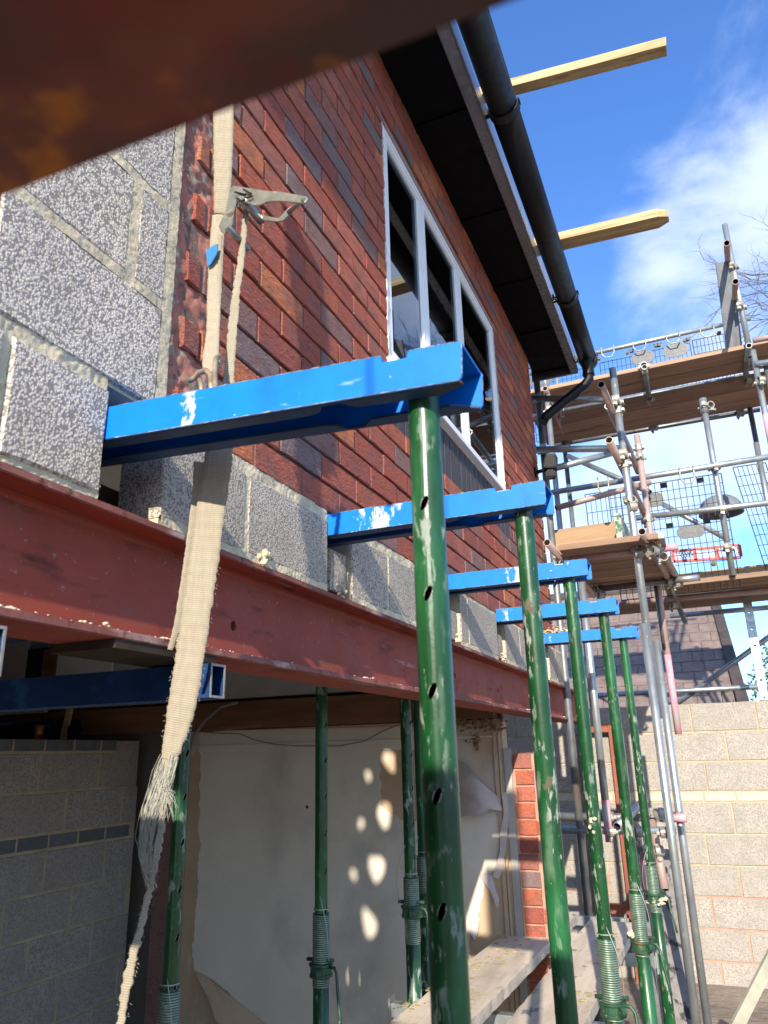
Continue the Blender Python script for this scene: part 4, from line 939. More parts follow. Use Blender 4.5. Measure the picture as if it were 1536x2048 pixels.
for i in range(130):   # short fuzz along the edges
    v = rd.uniform(940, 2040); kk = [(940, 433, 31), (1000, 424, 31), (1100, 411, 32), (1200, 396, 32), (1300, 382, 31), (1400, 366, 31), (1475, 349, 24), (1520, 338, 15), (1580, 330, 9), (1660, 322, 8), (1740, 308, 8), (1810, 292, 9), (1890, 272, 10), (1960, 256, 12), (2045, 242, 11)]
    kk = next((p, q) for p, q in zip(kk, kk[1:]) if p[0] <= v <= q[0]); tt_ = (v - kk[0][0]) / (kk[1][0] - kk[0][0]); u = kk[0][1] + (kk[1][1] - kk[0][1]) * tt_; w = kk[0][2] + (kk[1][2] - kk[0][2]) * tt_; sg = rd.choice((1, -1)); a = sp(u + sg * w, v, .984); mb.rod([a, a + V((sg * rd.uniform(.001, .004), 0, rd.uniform(-.003, .001)))], .0003, 3, cap=False)
tag(mb.build('frayed_threads', mat('pale_fibres', (.40, .39, .32), .8, var=.3, vscale=60), strap), kind='stuff')
# ratchet
yR = .945
def plate(mb, pix, y, th, hole=None):
    pts = [sp(u, v, y) for u, v in pix]; mb.prism([(p.x, p.z) for p in pts], 1, y, y + th)
mb = MB(); body1 = [(459, 378), (466, 371), (478, 372), (487, 377), (486, 384), (478, 388), (473, 400), (469, 420), (464, 445), (459, 462), (450, 467), (441, 463), (437, 452), (442, 440), (450, 425), (455, 400)]
plate(mb, body1, yR - .018, .003); plate(mb, [(u - 10, v + 2) for u, v in body1], yR + .026, .003)
ratc = mb.build('ratchet_body', M_ratchet, strap, bevel=.0006)
mb = MB(); hl = [(468, 372), (480, 373), (500, 376), (530, 381), (560, 383), (600, 390), (613, 393), (616, 399), (610, 406), (592, 405), (565, 402), (545, 402), (533, 404), (520, 410), (505, 410), (490, 404), (474, 398), (466, 386)]
plate(mb, hl, yR - .024, .003); 
hl2 = [(497, 428), (510, 425), (530, 431), (556, 436), (562, 431), (574, 418), (588, 408), (594, 412), (580, 428), (566, 441), (556, 443), (530, 441), (508, 437)]
plate(mb, hl2, yR + .034, .003)
q0 = sp(610, 399, yR - .022); q1 = sp(577, 424, yR + .034)
mb.rod([sp(608, 399, yR - .026), sp(608, 399, yR - .022) * .5 + q1 * .5, q1], .0042, 8); mb.build('ratchet_handle', M_ratchet, strap, bevel=.0006)
c = sp(452, 451, yR - .028); mb = MB(); mb.rod([c, c + V((0, .07, 0))], .0065, 14); mb.build('rivet_pin', M_ratchet, strap)
mb = MB(); c = sp(481, 393, yR - .028); mb.rod([c, c + V((0, .07, 0))], .0085, 14)
for k in range(9):
    a = 2 * math.pi * k / 9; c = sp(483, 398, yR - .012) + V((math.cos(a) * .013, 0, math.sin(a) * .013)); mb.rod([c, c + V((0, .003, 0))], .004, 5)
mb.build('spindle', M_ratchet, strap)
mb = MB()
for (u0, v0, u1, v1) in ((470, 384, 492, 390), (474, 396, 494, 410), (487, 379, 503, 388), (478, 402, 490, 400), (492, 396, 505, 392)): mb.rod([sp(u0, v0, yR - .030), sp(u1, v1, yR - .029)], .0018, 6)
mb.build('dark_ratchet_bars', M_hole, strap)  # short near-black rods across the ratchet
mb = MB(); mb.prism([(p.x, p.z) for p in [sp(u, v, .94) for u, v in [(414, 503), (430, 493), (438, 490), (436, 510), (424, 530), (418, 536)]]], 1, .936, .938); mb.build('label_tag', M_bluetag, strap)
def path(pix): return [sp(*p) for p in pix]
mb = MB(); mb.rod(path([(440, 712, .925), (432, 716, .915), (430, 735, .90), (430, 760, .885), (431, 785, .86), (430, 800, .85)]), .0042, 10)
mb.rod(path([(378, 762, .90), (388, 757, .90), (398, 745, .898), (412, 741, .895), (421, 750, .89), (422, 765, .885), (424, 790, .87)]), .0048, 10)
mb.rod(path([(398, 757, .905), (402, 768, .90), (405, 790, .88)]), .0045, 8); mb.build('hook', M_hook, strap)

# ------------------------------------------------------------------ foreground steel overhead (very near the lens)
fs = empty('overhead_steel', (-.1, .09, .18), 'blurred rusty brown steel beam crossing close overhead in the top left corner', 'steel beam')
fe = [at(0, 398, z=.185), at(1045, 0, z=.185)]; dd = (fe[1] - fe[0]).normalized(); sd = V((dd.y, -dd.x, 0))
if sd.y > 0: sd = -sd
a = fe[0] - dd * .5; b = fe[1] + dd * .22
def slab(mb, off0, off1, z0, z1):
    A0, A1, B1, B0 = a + sd * off0, a + sd * off1, b + sd * off1, b + sd * off0
    vs = [V((p.x, p.y, z)) for z in (z0, z1) for p in (A0, A1, B1, B0)]
    mb.add(vs, [(0, 3, 2, 1), (4, 5, 6, 7), (0, 1, 5, 4), (1, 2, 6, 5), (2, 3, 7, 6), (3, 0, 4, 7)])
mb = MB(); slab(mb, 0, .10, .185, .193); mb.build('bottom_flange', M_rusty, fs, bevel=.001)
mb = MB(); slab(mb, 0, .10, .30, .308); mb.build('top_flange', M_rusty, fs)
mb = MB(); slab(mb, .047, .053, .1935, .2995); mb.build('web', M_rusty, fs)

# ------------------------------------------------------------------ inside: cross wall, left wall
CY = 3.8
cross = empty('plaster_wall', (-2, CY, GZ), 'papered inside wall with torn wallpaper beyond the green props', 'wall')
mb = MB(); mb.box((-2.84, CY, GZ), (-.975, CY + .09, .16)); mb.build('plaster', M_bareplaster, cross)
# wallpaper sheets (thin real sheets proud of the plaster)
def sheet(name, pix, y, th, m_, parent, relax=0):
    pts = [at(u, v, y=y) for u, v in pix]; mb = MB(); mb.prism([(p.x, p.z) for p in pts], 1, y, y + th); return mb.build(name, m_, parent)
def jag(pts, n, amp, rd):
    o = []
    for i in range(len(pts)):
        a, b = pts[i], pts[(i + 1) % len(pts)]; ln = math.hypot(b[0] - a[0], b[1] - a[1]); k = max(1, int(ln / n))
        for j in range(k): t = j / k; o.append((a[0] + (b[0] - a[0]) * t + (rd.uniform(-amp, amp) if j else 0), a[1] + (b[1] - a[1]) * t + (rd.uniform(-amp, amp) if j else 0)))
    return o
rd = random.Random(21)
pap = [(400, 1462), (880, 1452), (905, 1480), (905, 1500), (760, 1500), (760, 1610), (800, 1640), (870, 1645), (950, 1620), (1003, 1615), (1010, 1650), (1000, 1700), (990, 1740), (975, 1755), (962, 1800), (955, 1850), (940, 1860), (940, 2130), (560, 2130), (500, 2035), (460, 1990), (425, 1960), (388, 1940), (385, 1900), (392, 1800), (400, 1700), (398, 1640)]
pj = []
for i in range(len(pap)):
    a, b = pap[i], pap[(i + 1) % len(pap)]
    if 4 <= i <= 17 or i >= 18: pj += jag([a, b], 9, 3, rd)[:max(1, int(math.hypot(b[0] - a[0], b[1] - a[1]) / 9))]
    else: pj.append(a)
sheet('wallpaper', pj, CY - .004, .003, M_plaster, cross)
def flap(name, grid, m_, parent):
    """curled sheet given as rows of (u, v, y)"""
    mb = MB(); n = len(grid[0]); vs = [at(u, v, y=y) for row in grid for (u, v, y) in row]; vs2 = [p + V((0, .0015, 0)) for p in vs]; k = len(vs)
    fs = [(j * n + i, j * n + i + 1, (j + 1) * n + i + 1, (j + 1) * n + i) for j in range(len(grid) - 1) for i in range(n - 1)]
    mb.add(vs, fs, smooth=True); mb.add(vs2, fs, smooth=True); return mb.build(name, m_, parent)
flap('torn_flap', [[(918, 1520, CY - .01), (935, 1530, CY - .02), (950, 1555, CY - .03), (985, 1585, CY - .02), (1003, 1600, CY - .01)], [(915, 1570, CY - .02), (930, 1575, CY - .05), (955, 1585, CY - .08), (980, 1600, CY - .05), (1002, 1608, CY - .02)],
                   [(912, 1625, CY - .02), (935, 1625, CY - .05), (962, 1618, CY - .07), (985, 1614, CY - .05), (1004, 1618, CY - .02)], [(912, 1634, CY - .03), (936, 1632, CY - .065), (965, 1630, CY - .08), (980, 1618, CY - .06), (1002, 1622, CY - .02)]], M_paper, cross)
flap('torn_flap', [[(958, 1748, CY - .01), (975, 1745, CY - .015), (986, 1752, CY - .01)], [(968, 1765, CY - .03), (980, 1762, CY - .03), (990, 1775, CY - .02)], [(982, 1785, CY - .04), (990, 1785, CY - .035), (997, 1795, CY - .03)], [(993, 1815, CY - .05), (996, 1815, CY - .05), (998, 1800, CY - .04)]], M_paper, cross)
flap('torn_strip', [[(1002, 1582, CY - .01), (1014, 1586, CY - .012)], [(1005, 1600, CY - .03), (1016, 1606, CY - .02)], [(1008, 1625, CY - .02), (1018, 1630, CY - .012)], [(1000, 1665, CY - .02), (1014, 1670, CY - .02)], [(1000, 1700, CY - .03), (1010, 1710, CY - .02)], [(992, 1735, CY - .02), (1004, 1745, CY - .012)], [(985, 1752, CY - .02), (996, 1758, CY - .012)]], M_paper, cross)
flap('curled_paper_edge', [[(385, 1938, CY - .01), (420, 1958, CY - .01), (460, 1992, CY - .01), (520, 2040, CY - .01), (560, 2075, CY - .01)], [(395, 1955, CY - .04), (428, 1968, CY - .05), (448, 2010, CY - .05), (490, 2050, CY - .04), (540, 2090, CY - .03)], [(405, 1975, CY - .04), (418, 2000, CY - .06), (430, 2040, CY - .07), (480, 2080, CY - .05), (530, 2110, CY - .03)]], M_bareplaster, cross)
flap('curled_paper_edge', [[(940, 1838, CY - .01), (955, 1830, CY - .01), (958, 1850, CY - .01)], [(935, 1855, CY - .04), (948, 1850, CY - .03), (956, 1865, CY - .01)], [(932, 1875, CY - .04), (942, 1870, CY - .05), (950, 1880, CY - .02)]], M_paper, cross)
# coving line and raised strip on the papered wall
mb = MB(); mb.box((-2.83, CY - .010, .075), (-.99, CY - .0045, .081)); mb.build('coving_line', M_plaster, cross)
mb = MB(); mb.box((-1.02, CY - .012, GZ + .1), (-1.000, CY - .004, .13)); mb.box((-.995, CY - .016, GZ + .1), (-.985, CY - .004, .10)); mb.build('beading', M_bareplaster, cross)
mb = MB(); c = at(614, 1614, y=CY - .006); mb.rod([c, c + V((0, .004, 0))], .008, 12); mb.build('drill_hole', M_hole, cross)
# brick stub of the cut wall
stub_b = [piece('brick', .088, .0655, .1, M_brick, .0015, .003, 2, 200 + s, 'y') for s in range(4)]
mb = MB(); mb.box((-.972, CY + .004, GZ), (-.828, CY + .10, .0)); mb.build('stub_mortar', M_mortar_red, cross)
mb = MB(); mb.box((-.972, CY - .010, GZ), (-.938, CY + .0035, .02)); mb.build('plaster_edge', M_conc, cross)
for i in range(21):
    z = -.075 - i * .0747; o = inst('brick', stub_b[i % 4], cross, (-.925 + random.uniform(-.004, .004) - (0 if i % 3 else .004), CY - .006, z))
    if i in (9, 4): mb = MB(); mb.box((-.836, CY - .003, z + .004), (-.812, CY + .05, z + .06)); mb.build('brick_nib', M_brick, cross)
# crumbling plaster along the top right
mb = MB(); rd = random.Random(31)
for i in range(90):
    p = at(rd.uniform(900, 1015), rd.uniform(1436, 1462), y=CY - .01 - rd.random() * .03); crumb(mb, p, rd.uniform(.004, .014), rd)
for i in range(26):
    p = at(949 + rd.gauss(0, 5), 1465 + rd.random() * 36, y=CY - .012); crumb(mb, p, rd.uniform(.004, .011), rd)
tag(mb.build('crumbling_plaster', mat('brown_crumbling_plaster', (.26, .15, .08), .95, var=.4, vscale=40), cross), kind='stuff')
# far brickwork left of paper, dim
mb = MB(); mb.box((-3.06, CY + .01, GZ), (-2.845, CY + .11, -.2)); mb.build('dark_brick_return', M_brick, cross)
# ceiling zone above the cross wall
mb = MB(); mb.box((-4.6, CY - .05, .165), (-1.0, CY + .02, .315))
tag(mb.build('joist', M_joist), 'old orange-brown timber joist running above the papered wall', 'joist')
mb = MB(); mb.box((-4.6, CY - .02, .335), (-1.0, CY + .03, .52))
tag(mb.build('ceiling_board', M_upvc if False else mat('dirty_white_board', (.42, .40, .38), .8, var=.2, vscale=3)), 'long dirty white board above the joist under the floor', 'board')
# inner left wall
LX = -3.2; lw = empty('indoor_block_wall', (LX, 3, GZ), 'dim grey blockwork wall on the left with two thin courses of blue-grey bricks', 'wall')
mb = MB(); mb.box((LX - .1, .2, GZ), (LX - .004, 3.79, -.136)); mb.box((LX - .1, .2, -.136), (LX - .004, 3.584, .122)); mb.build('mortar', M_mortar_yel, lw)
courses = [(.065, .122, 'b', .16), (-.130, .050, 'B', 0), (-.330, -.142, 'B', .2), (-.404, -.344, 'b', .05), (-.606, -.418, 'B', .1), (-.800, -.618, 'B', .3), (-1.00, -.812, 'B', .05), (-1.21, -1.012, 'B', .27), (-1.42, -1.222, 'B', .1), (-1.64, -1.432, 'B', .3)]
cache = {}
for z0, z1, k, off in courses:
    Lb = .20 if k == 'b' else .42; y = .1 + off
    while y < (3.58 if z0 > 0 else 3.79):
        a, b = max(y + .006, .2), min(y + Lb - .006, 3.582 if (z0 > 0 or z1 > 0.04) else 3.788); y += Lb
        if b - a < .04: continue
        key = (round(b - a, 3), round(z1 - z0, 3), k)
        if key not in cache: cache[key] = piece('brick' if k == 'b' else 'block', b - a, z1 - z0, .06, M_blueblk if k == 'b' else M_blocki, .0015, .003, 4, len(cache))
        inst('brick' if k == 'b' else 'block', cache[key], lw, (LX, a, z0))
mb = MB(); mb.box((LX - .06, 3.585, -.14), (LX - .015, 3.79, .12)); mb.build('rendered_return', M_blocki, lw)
# clutter above the left wall
mb = MB(); mb.rod([(-4.4, 3.55, .20), (-3.5, 3.55, .20)], .055, 16); mb.rod([(-3.62, 3.55, .20), (-3.58, 3.55, .20)], .066, 16)
tag(mb.build('soil_pipe', M_black), 'black plastic soil pipe lying on the inner block wall', 'pipe')
p = at(79, 1458, y=3.4); mb = MB(); mb.rod([p + V((0, 0, -.06)), p + V((0, 0, .02))], .026, 16); tag(mb.build('copper_stub', M_copper), 'short copper coloured pipe stub on the inner block wall', 'pipe')
mb = MB(); mb.bar(at(143, 1405, y=3.5), at(126, 1478, y=3.5), .035, .02, up=(0, 1, 0)); tag(mb.build('leaning_batten', M_pine), 'short pale batten leaning above the inner block wall', 'timber')
mb = MB()
cab = lambda pix: [at(u, v, y=y) for u, v, y in pix]
mb.rod(cab([(475, 1405, 3.6), (440, 1415, 3.6), (412, 1440, 3.6), (388, 1470, 3.6), (380, 1500, 3.65)]), .007, 8)
tag(mb.build('grey_conduit', M_cable), 'thick grey cable hooking down from the ceiling left of the middle prop', 'cable')
mb = MB(); mb.rod(cab([(390, 1462, 3.72), (430, 1466, 3.72), (480, 1468, 3.72), (510, 1480, 3.72), (550, 1489, 3.72), (600, 1492, 3.72), (680, 1492, 3.72), (730, 1482, 3.72), (770, 1460, 3.72), (800, 1448, 3.72)]), .0035, 6)
tag(mb.build('sagging_cable', M_cable), 'thin dark cable sagging across the top of the wallpaper', 'cable')
mb = MB(); mb.bar(at(412, 1462, y=3.6), at(520, 1450, y=3.6), .05, .016); tag(mb.build('broken_lath', M_joist), 'broken piece of lath hanging below the joist', 'timber')
# far white window surround, top left
wf = empty('old_window_surround', tuple(at(110, 1400, y=3.7)), 'white boards and a dark window seen at the far left below the beam', 'window')
for i, (u0, v0, u1, v1, m_, yy) in enumerate([(-20, 1290, 42, 1400, mat('grey_white_board', (.42, .40, .37), .8), 3.70), (46, 1300, 86, 1360, M_hole, 3.71), (88, 1300, 108, 1362, M_joist, 3.69), (110, 1300, 220, 1365, mat('white_board', (.62, .61, .60), .8), 3.70),
                                          (-20, 1400, 90, 1425, mat('pale_reveal', (.46, .42, .38), .8), 3.66), (225, 1310, 400, 1380, mat('white_panel', (.40, .40, .40), .8), 3.74)]):
    a = at(u0, v0, y=yy); b = at(u1, v1, y=yy); mb = MB(); mb.box((a.x, yy, a.z), (b.x, yy + .02, b.z)); mb.build('board', m_, wf)
mb = MB(); mb.box((-5.2, -5.2, .90), (-1.45, 3.74, .93)); mb.build('floor_above', mat('plasterboard_ceiling', (.55, .52, .46), .9), house)
mb = MB(); mb.box((-5.2, CY + .12, GZ), (-1.0, CY + .16, 1.0)); mb.build('party_wall', M_darkwall, house)
mb = MB(); mb.box((-5.2, -5.2, GZ), (-5.14, CY + .1, .89)); mb.build('far_inner_wall', M_darkwall, house)
mb = MB(); mb.box((-5.13, -5.2, GZ), (WX - .03, -5.14, 2.6)); mb.build('near_gable_wall', M_darkwall, house)

# unseen pier added behind the camera, keeps low sun off floor and prop feet
bw = empty('added_shade_pier', (1, -.75, GZ), 'short grey blockwork pier added unseen behind the camera to shade the props', 'wall')
mb = MB(); mb.box((-.12, -.80, GZ), (.95, -.70, .700)); mb.build('wall_body', M_blockb, bw)
mb = MB(); mb.box((-.14, -.82, .7005), (.97, -.68, .705)); mb.build('coping', M_conc, bw)

ob_ = empty('added_shade_boards', (-.215, -.78, GZ), 'plywood offcuts on a pole, added unseen behind the camera to shade the plaster', 'board')  # boards added out of view to shade the right of the plaster
mb = MB(); mb.box((-.22, -.76, 1.29), (-.03, -.745, 1.60)); mb.build('plywood', M_wood, ob_); mb = MB(); mb.box((-.22, -.76, 1.73), (-.03, -.745, 1.94)); mb.build('plywood', M_wood, ob_); mb = MB(); mb.rod([(-.05, -.768, GZ), (-.05, -.768, 1.9)], .003, 8); mb.build('pole', M_galv, ob_)

# ------------------------------------------------------------------ back block wall
BY = 6.7; bk = empty('back_block_wall', (0, BY, GZ), 'sunlit grey blockwork wall at the back with yellow and terracotta mortar', 'wall')
zt = .338
mb = MB(); mb.box((-4.2, BY + .007, -.93), (2.2, BY + .1, zt - .003)); mb.build('mortar', M_mortar_yel, bk)
mb = MB(); mb.box((-.15, BY + .0065, GZ), (2.2, BY + .1, -.93)); mb.box((-4.2, BY + .0065, GZ), (-.15, BY + .1, -.93)); mb.build('lower_mortar', M_mortar_red, bk)
bc = [(.126, .336, 'B', .04), (-.098, .112, 'B', .27), (-.318, -.110, 'B', .09), (-.395, -.334, 'b', .02), (-.625, -.408, 'B', .24), (-.845, -.638, 'B', .02), (-1.06, -.858, 'B', .22), (-1.275, -1.072, 'B', .0), (-1.49, -1.287, 'B', .22), (-1.65, -1.502, 'B', 0)]
cache2 = {}
M_creamb = mat('cream_brick_slip', (.52, .45, .34), .9, var=.12, vscale=20, bump=.5, bscale=150, bdist=.002)
for z0, z1, k, off in bc:
    Lb = .228 if k == 'b' else .478; y = -4.3 + off
    y = -.205 + off - 9 * .478
    while y < 2.2:
        a, b = y + .0055, y + Lb - .0055; y += Lb
        key = (k, round(z1 - z0, 3))
        if key not in cache2: cache2[key] = [piece('block' if k == 'B' else 'brick', b - a, z1 - z0, .06, M_blockb if k == 'B' else M_creamb, .002, .003, 4, 300 + len(cache2) * 3 + q, 'y') for q in range(2)]
        if a > -4.1: inst('block' if k == 'B' else 'brick', cache2[key][random.randrange(2)], bk, (a, BY + random.uniform(-.001, .001), z0))

# ------------------------------------------------------------------ neighbour's tiled roof
rf = empty('tiled_roof_building', (-1, 11, GZ), 'neighbouring low building with a brown plain tiled roof and dark verge', 'building')
ye, ze = 9.6, .30; pit = .7; ux = V((1, 0, 0)); up_ = V((0, 1, pit)).normalized()
mb = MB(); xr = at(1483, 1400, y=9.75).x; xl = -4.5; yr = 12.6
pr = lambda y: ze + (y - ye) * pit
mb.add([(xl, ye, pr(ye)), (xr, ye, pr(ye)), (xr - .1, yr, pr(yr)), (xl, yr, pr(yr)), (xl, ye, pr(ye) - .1), (xr, ye, pr(ye) - .1), (xr - .1, yr, pr(yr) - .1), (xl, yr, pr(yr) - .1)], [(0, 1, 2, 3), (4, 7, 6, 5), (0, 4, 5, 1), (1, 5, 6, 2), (2, 6, 7, 3), (3, 7, 4, 0)])
deck = mb.build('roof', M_verge, rf)
tm = MB(); tw, tl2, tt = .272, .30, .016
tm.box((0, 0, 0), (tw - .005, tl2, tt)); tmesh = tm.mesh('roof_tile', M_roof, bevel=.002)
hm = MB(); hm.box((0, 0, 0), (tw / 2 - .005, tl2, tt)); htile = hm.mesh('roof_tile', M_roof, bevel=.002)
cnt = 0; ri = 0; g = .262; restt = MB()
while True:
    base = V((0, ye - .03, pr(ye) - .005)) + up_ * (g * ri)
    if base.y > yr - .15: break
    x = xr - .06 - tw - (tw / 2 if ri % 2 else 0)
    if ri % 2:
        inst('roof_tile', htile, deck, (xr - .06 - tw / 2, base.y, base.z + .012), (math.atan(pit) - .045, 0, 0))
    while x > xl:
        loc = V((x, base.y, base.z + .012 + random.uniform(-.002, .003)))
        rot = (math.atan(pit) - .045, random.uniform(-.004, .004), random.uniform(-.006, .006))
        c = loc.dot(f_); u = loc.dot(r_) / c * FPX + 768
        if u > 1150 and cnt < 280: inst('roof_tile', tmesh, deck, loc, rot); cnt += 1
        elif u > 900: 
            e = Matrix.Translation(loc) @ Matrix.Rotation(rot[0], 4, 'X'); restt.add([e @ v.co for v in tmesh.vertices], [tuple(p.vertices) for p in tmesh.polygons])
        x -= tw
    ri += 1
if restt.v: tag(restt.build('hidden_roof_tiles', M_roof, deck), kind='stuff')
mb = MB(); a = V((xr + .02, ye - .05, pr(ye) + .01)); b = V((xr - .08, yr, pr(yr) + .01))
n = 13
for i in range(n):
    p, q = a.lerp(b, i / n), a.lerp(b, (i + .96) / n); mb.bar(p + V((0, 0, .035)), q + V((0, 0, .045)), .13, .05, ch=.006)
mb.build('verge', M_verge, deck)
mb = MB(); mb.box((xl, ye + .1, GZ), (xr - .15, 15, pr(ye) - .1)); mb.build('wall', M_brick, rf)
mb = MB(); mb.rod([(xl, yr, pr(yr) + .03), (xr - .05, yr, pr(yr) + .03)], .09, 12); mb.build('ridge', M_verge, deck)

# ------------------------------------------------------------------ scaffold
sc = empty('scaffold', (.3, 5.5, GZ), 'grey tube and coupler scaffold standing around the back of the site', 'scaffold')
TR = .0225
tube_n = 0
def stube(name, p, q, r=TR, m_=None, ends=None):
    m_ = m_ or M_galv; mb = MB(); mb.tube(p, q, r, 16, .004, 0, 1); return mb.build(name, [m_, M_hole], sc)
def coupler_mesh():
    mb = MB()
    mb.lathe((0, 0, 0), [(.0230, -.024), (.029, -.024), (.029, .024), (.0230, .024)], 14)                       # band round Z tube
    mb.lathe((0, -.048, 0), [(.0230, -.022), (.029, -.022), (.029, .022), (.0230, .022)], 14, axis=(1, 0, 0))      # band round X tube
    mb.box((-.02, -.030, -.018), (.02, -.020, .018))
    for s in (1, -1):
        mb.rod([(s * .034, -.02, -.008), (s * .034, .032, -.008)], .0055, 6); mb.rod([(s * .034, .022, -.008), (s * .034, .034, -.008)], .0095, 6)
        mb.box((s * .024, -.012, -.016), (s * .042, .012, .004))
    mb.rod([(-.008, -.075, -.04), (-.008, -.03, -.04)], .0055, 6); mb.rod([(-.008, -.086, -.04), (-.008, -.074, -.04)], .0095, 6); mb.box((-.02, -.07, -.046), (.006, -.04, -.026))
    return mb.mesh('coupler', M_coupler)
cpm = coupler_mesh()
def cp(p, rz=0, rx=0, ry=0): return inst('coupler', cpm, sc, p, (rx, ry, rz))
def T(name, a, b, ya, yb=None, m_=None, ext=0, r=TR):
    p = at(a[0], a[1], y=ya); q = at(b[0], b[1], y=ya if yb is None else yb); d = (q - p).normalized()
    return stube(name, p, q + d * ext, r, m_), p, q
def UP(u, v, y, ztop=None, zbot=GZ, m_=None, name='standard', vtop=None, r=TR):
    """plumb standard through pixel (u, v) at distance y"""
    c = at(u, v, y=y); zt_ = at(u, vtop, y=y).z if vtop is not None else ztop
    stube(name, (c.x, c.y, zbot), (c.x, c.y, zt_), r, m_); return c
# near standards by the house corner
s1 = UP(1245, 890, 4.66, vtop=733, zbot=at(1322, 1437, y=4.66).z)
for dz in (at(1230, 805, y=4.66).z, at(1242, 912, y=4.66).z): cp((s1.x, 4.66, dz), 0); cp((s1.x, 4.66, dz - .06), math.pi)
b_ = UP(1352, 1740, 4.60, vtop=None, ztop=at(1283, 1248, y=4.60).z)
g_ = UP(1300, 1060, 5.75, ztop=at(1276, 870, y=5.75).z, zbot=at(1349, 1467, y=5.75).z, m_=M_rust)
stube('painted_end', (g_.x, g_.y, at(1349, 1469, y=5.75).z), (g_.x, g_.y, at(1333, 1310, y=5.75).z), TR + .0006, M_pink)
for vv in (895, 915, 1040): cp((g_.x, 5.75, at(1280, vv, y=5.75).z), .4 + vv)
dl = UP(1374, 1740, 5.15, ztop=at(1315, 1281, y=5.15).z)
v3 = UP(1206, 1560, 4.78, ztop=at(1150, 1130, y=4.78).z, zbot=at(1222, 1682, y=4.78).z)
stube('painted_end', (v3.x, v3.y, at(1222, 1684, y=4.78).z), (v3.x, v3.y, at(1215, 1600, y=4.78).z), TR + .0006, M_pink)
# house corner dark standard and two behind
c1 = UP(1088, 915, 4.86, vtop=760, m_=M_galv_dark)
c2 = UP(1106, 915, 5.95, ztop=at(1096, 790, y=5.95).z); c3 = UP(1135, 950, 7.1, ztop=at(1118, 850, y=7.1).z, m_=M_galv_dark)
c4 = UP(1089, 750, 5.95, ztop=at(1085, 705, y=5.95).z, zbot=2.9); c5 = UP(1112, 745, 7.1, ztop=at(1112, 728, y=7.1).z, zbot=2.98, m_=M_galv)
# centre standard with sleeve on top
m1 = UP(1440, 1000, 5.95, ztop=at(1413, 797, y=5.95).z, zbot=1.19)
c = at(1413, 797, y=5.95); stube('sleeve', (m1.x, m1.y, at(1413, 826, y=5.95).z), (m1.x, m1.y, c.z + .003), TR + .007); cp((m1.x + .0, m1.y - .01, c.z - .06), 2.0)
# right standards
r1 = UP(1475, 580, 5.95, ztop=at(1450, 449, y=5.95).z, zbot=2.9)
r2 = UP(1525, 800, 5.95, ztop=2.95, zbot=1.19, m_=M_galv); stube('painted_end', (r2.x, r2.y, at(1538, 900, y=5.95).z), (r2.x, r2.y, at(1525, 830, y=5.95).z), TR + .0006, M_pink)
r3 = UP(1508, 860, 7.1, ztop=2.95, zbot=1.19, m_=M_galv_dark); r4 = UP(1538, 760, 6.2, ztop=2.95, zbot=1.19, m_=M_galv_dark)
r5 = UP(1515, 900, 6.6, ztop=at(1516, 885, y=6.6).z, zbot=1.19)
for (q, zz) in ((r2, at(1520, 765, y=5.95).z), (r1, at(1466, 535, y=5.95).z), (r1, at(1482, 615, y=5.95).z), (m1, at(1432, 935, y=5.95).z), (m1, at(1452, 1020, y=5.95).z), (m1, at(1462, 1095, y=5.95).z), (c1, at(1078, 800, y=4.86).z), (c1, at(1090, 900, y=4.86).z), (c2, at(1100, 822, y=5.95).z)):
    cp((q.x, q.y, zz), random.uniform(-.3, .3))
# tubes across, near bay
T('transom', (1062, 797), (1225, 799), 4.80, m_=M_galv_dark); T('transom', (1066, 899), (1238, 897), 4.74)
T('brace', (1100, 939), (1240, 902), 4.95, 5.3)
T('ledger', (1202, 769), (1276, 944), 4.25, 5.9, m_=M_rust); T('ledger', (1218, 880), (1289, 1028), 4.3, 5.8, m_=M_rust)
T('brace', (1216, 812), (1262, 905), 4.8, 5.9)
T('guard_rail', (1098, 986), (1560, 910), 5.90, ext=.3); T('ledger', (1112, 1016), (1300, 965), 5.5, 5.9, m_=M_rust)
T('guard_rail', (1265, 1037), (1560, 1003), 5.90, ext=.3)
T('brace', (1136, 912), (1300, 985), 6.6, 6.2, m_=M_galv_dark); T('brace', (1310, 1000), (1452, 1077), 6.9, 6.9)
# upper platform tubes  (deck z 2.98)
T('guard_rail', (1050, 737), (1501, 637), 7.1)
T('ledger', (1068, 832), (1500, 751), 6.52, m_=M_galv_dark); T('ledger', (1100, 892), (1520, 819), 7.20, m_=M_galv_dark)
T('ledger', (1506, 681), (1560, 671), 5.92, m_=M_rust, ext=.1); T('ledger', (1510, 728), (1560, 721), 5.92, ext=.1)
T('transom', (1289, 734), (1307, 853), 5.88, 7.2, m_=M_galv_dark); T('transom', (1498, 691), (1483, 822), 5.86, 7.25, m_=M_galv_dark); T('transom', (1090, 777), (1135, 885), 5.88, 7.2, m_=M_rust)
cp(at(1288, 732, y=5.93), 0, 1.57); cp(at(1135, 880, y=7.15), 0, 1.57); cp(at(1480, 818, y=7.15), .5, 1.57); cp(at(1306, 848, y=7.15), 1, 1.2)
cp(at(1298, 790, y=6.5), 1, 1.2); cp(at(1492, 752, y=6.5), .5, 1.2); cp(at(1121, 822, y=6.5), .5, 1.2)
T('guard_rail', (1453.5, 486), (1457, 550), 5.3, 6.6, m_=M_rust); T('guard_rail', (1471, 563), (1467, 632), 5.3, 6.9, m_=M_rust)
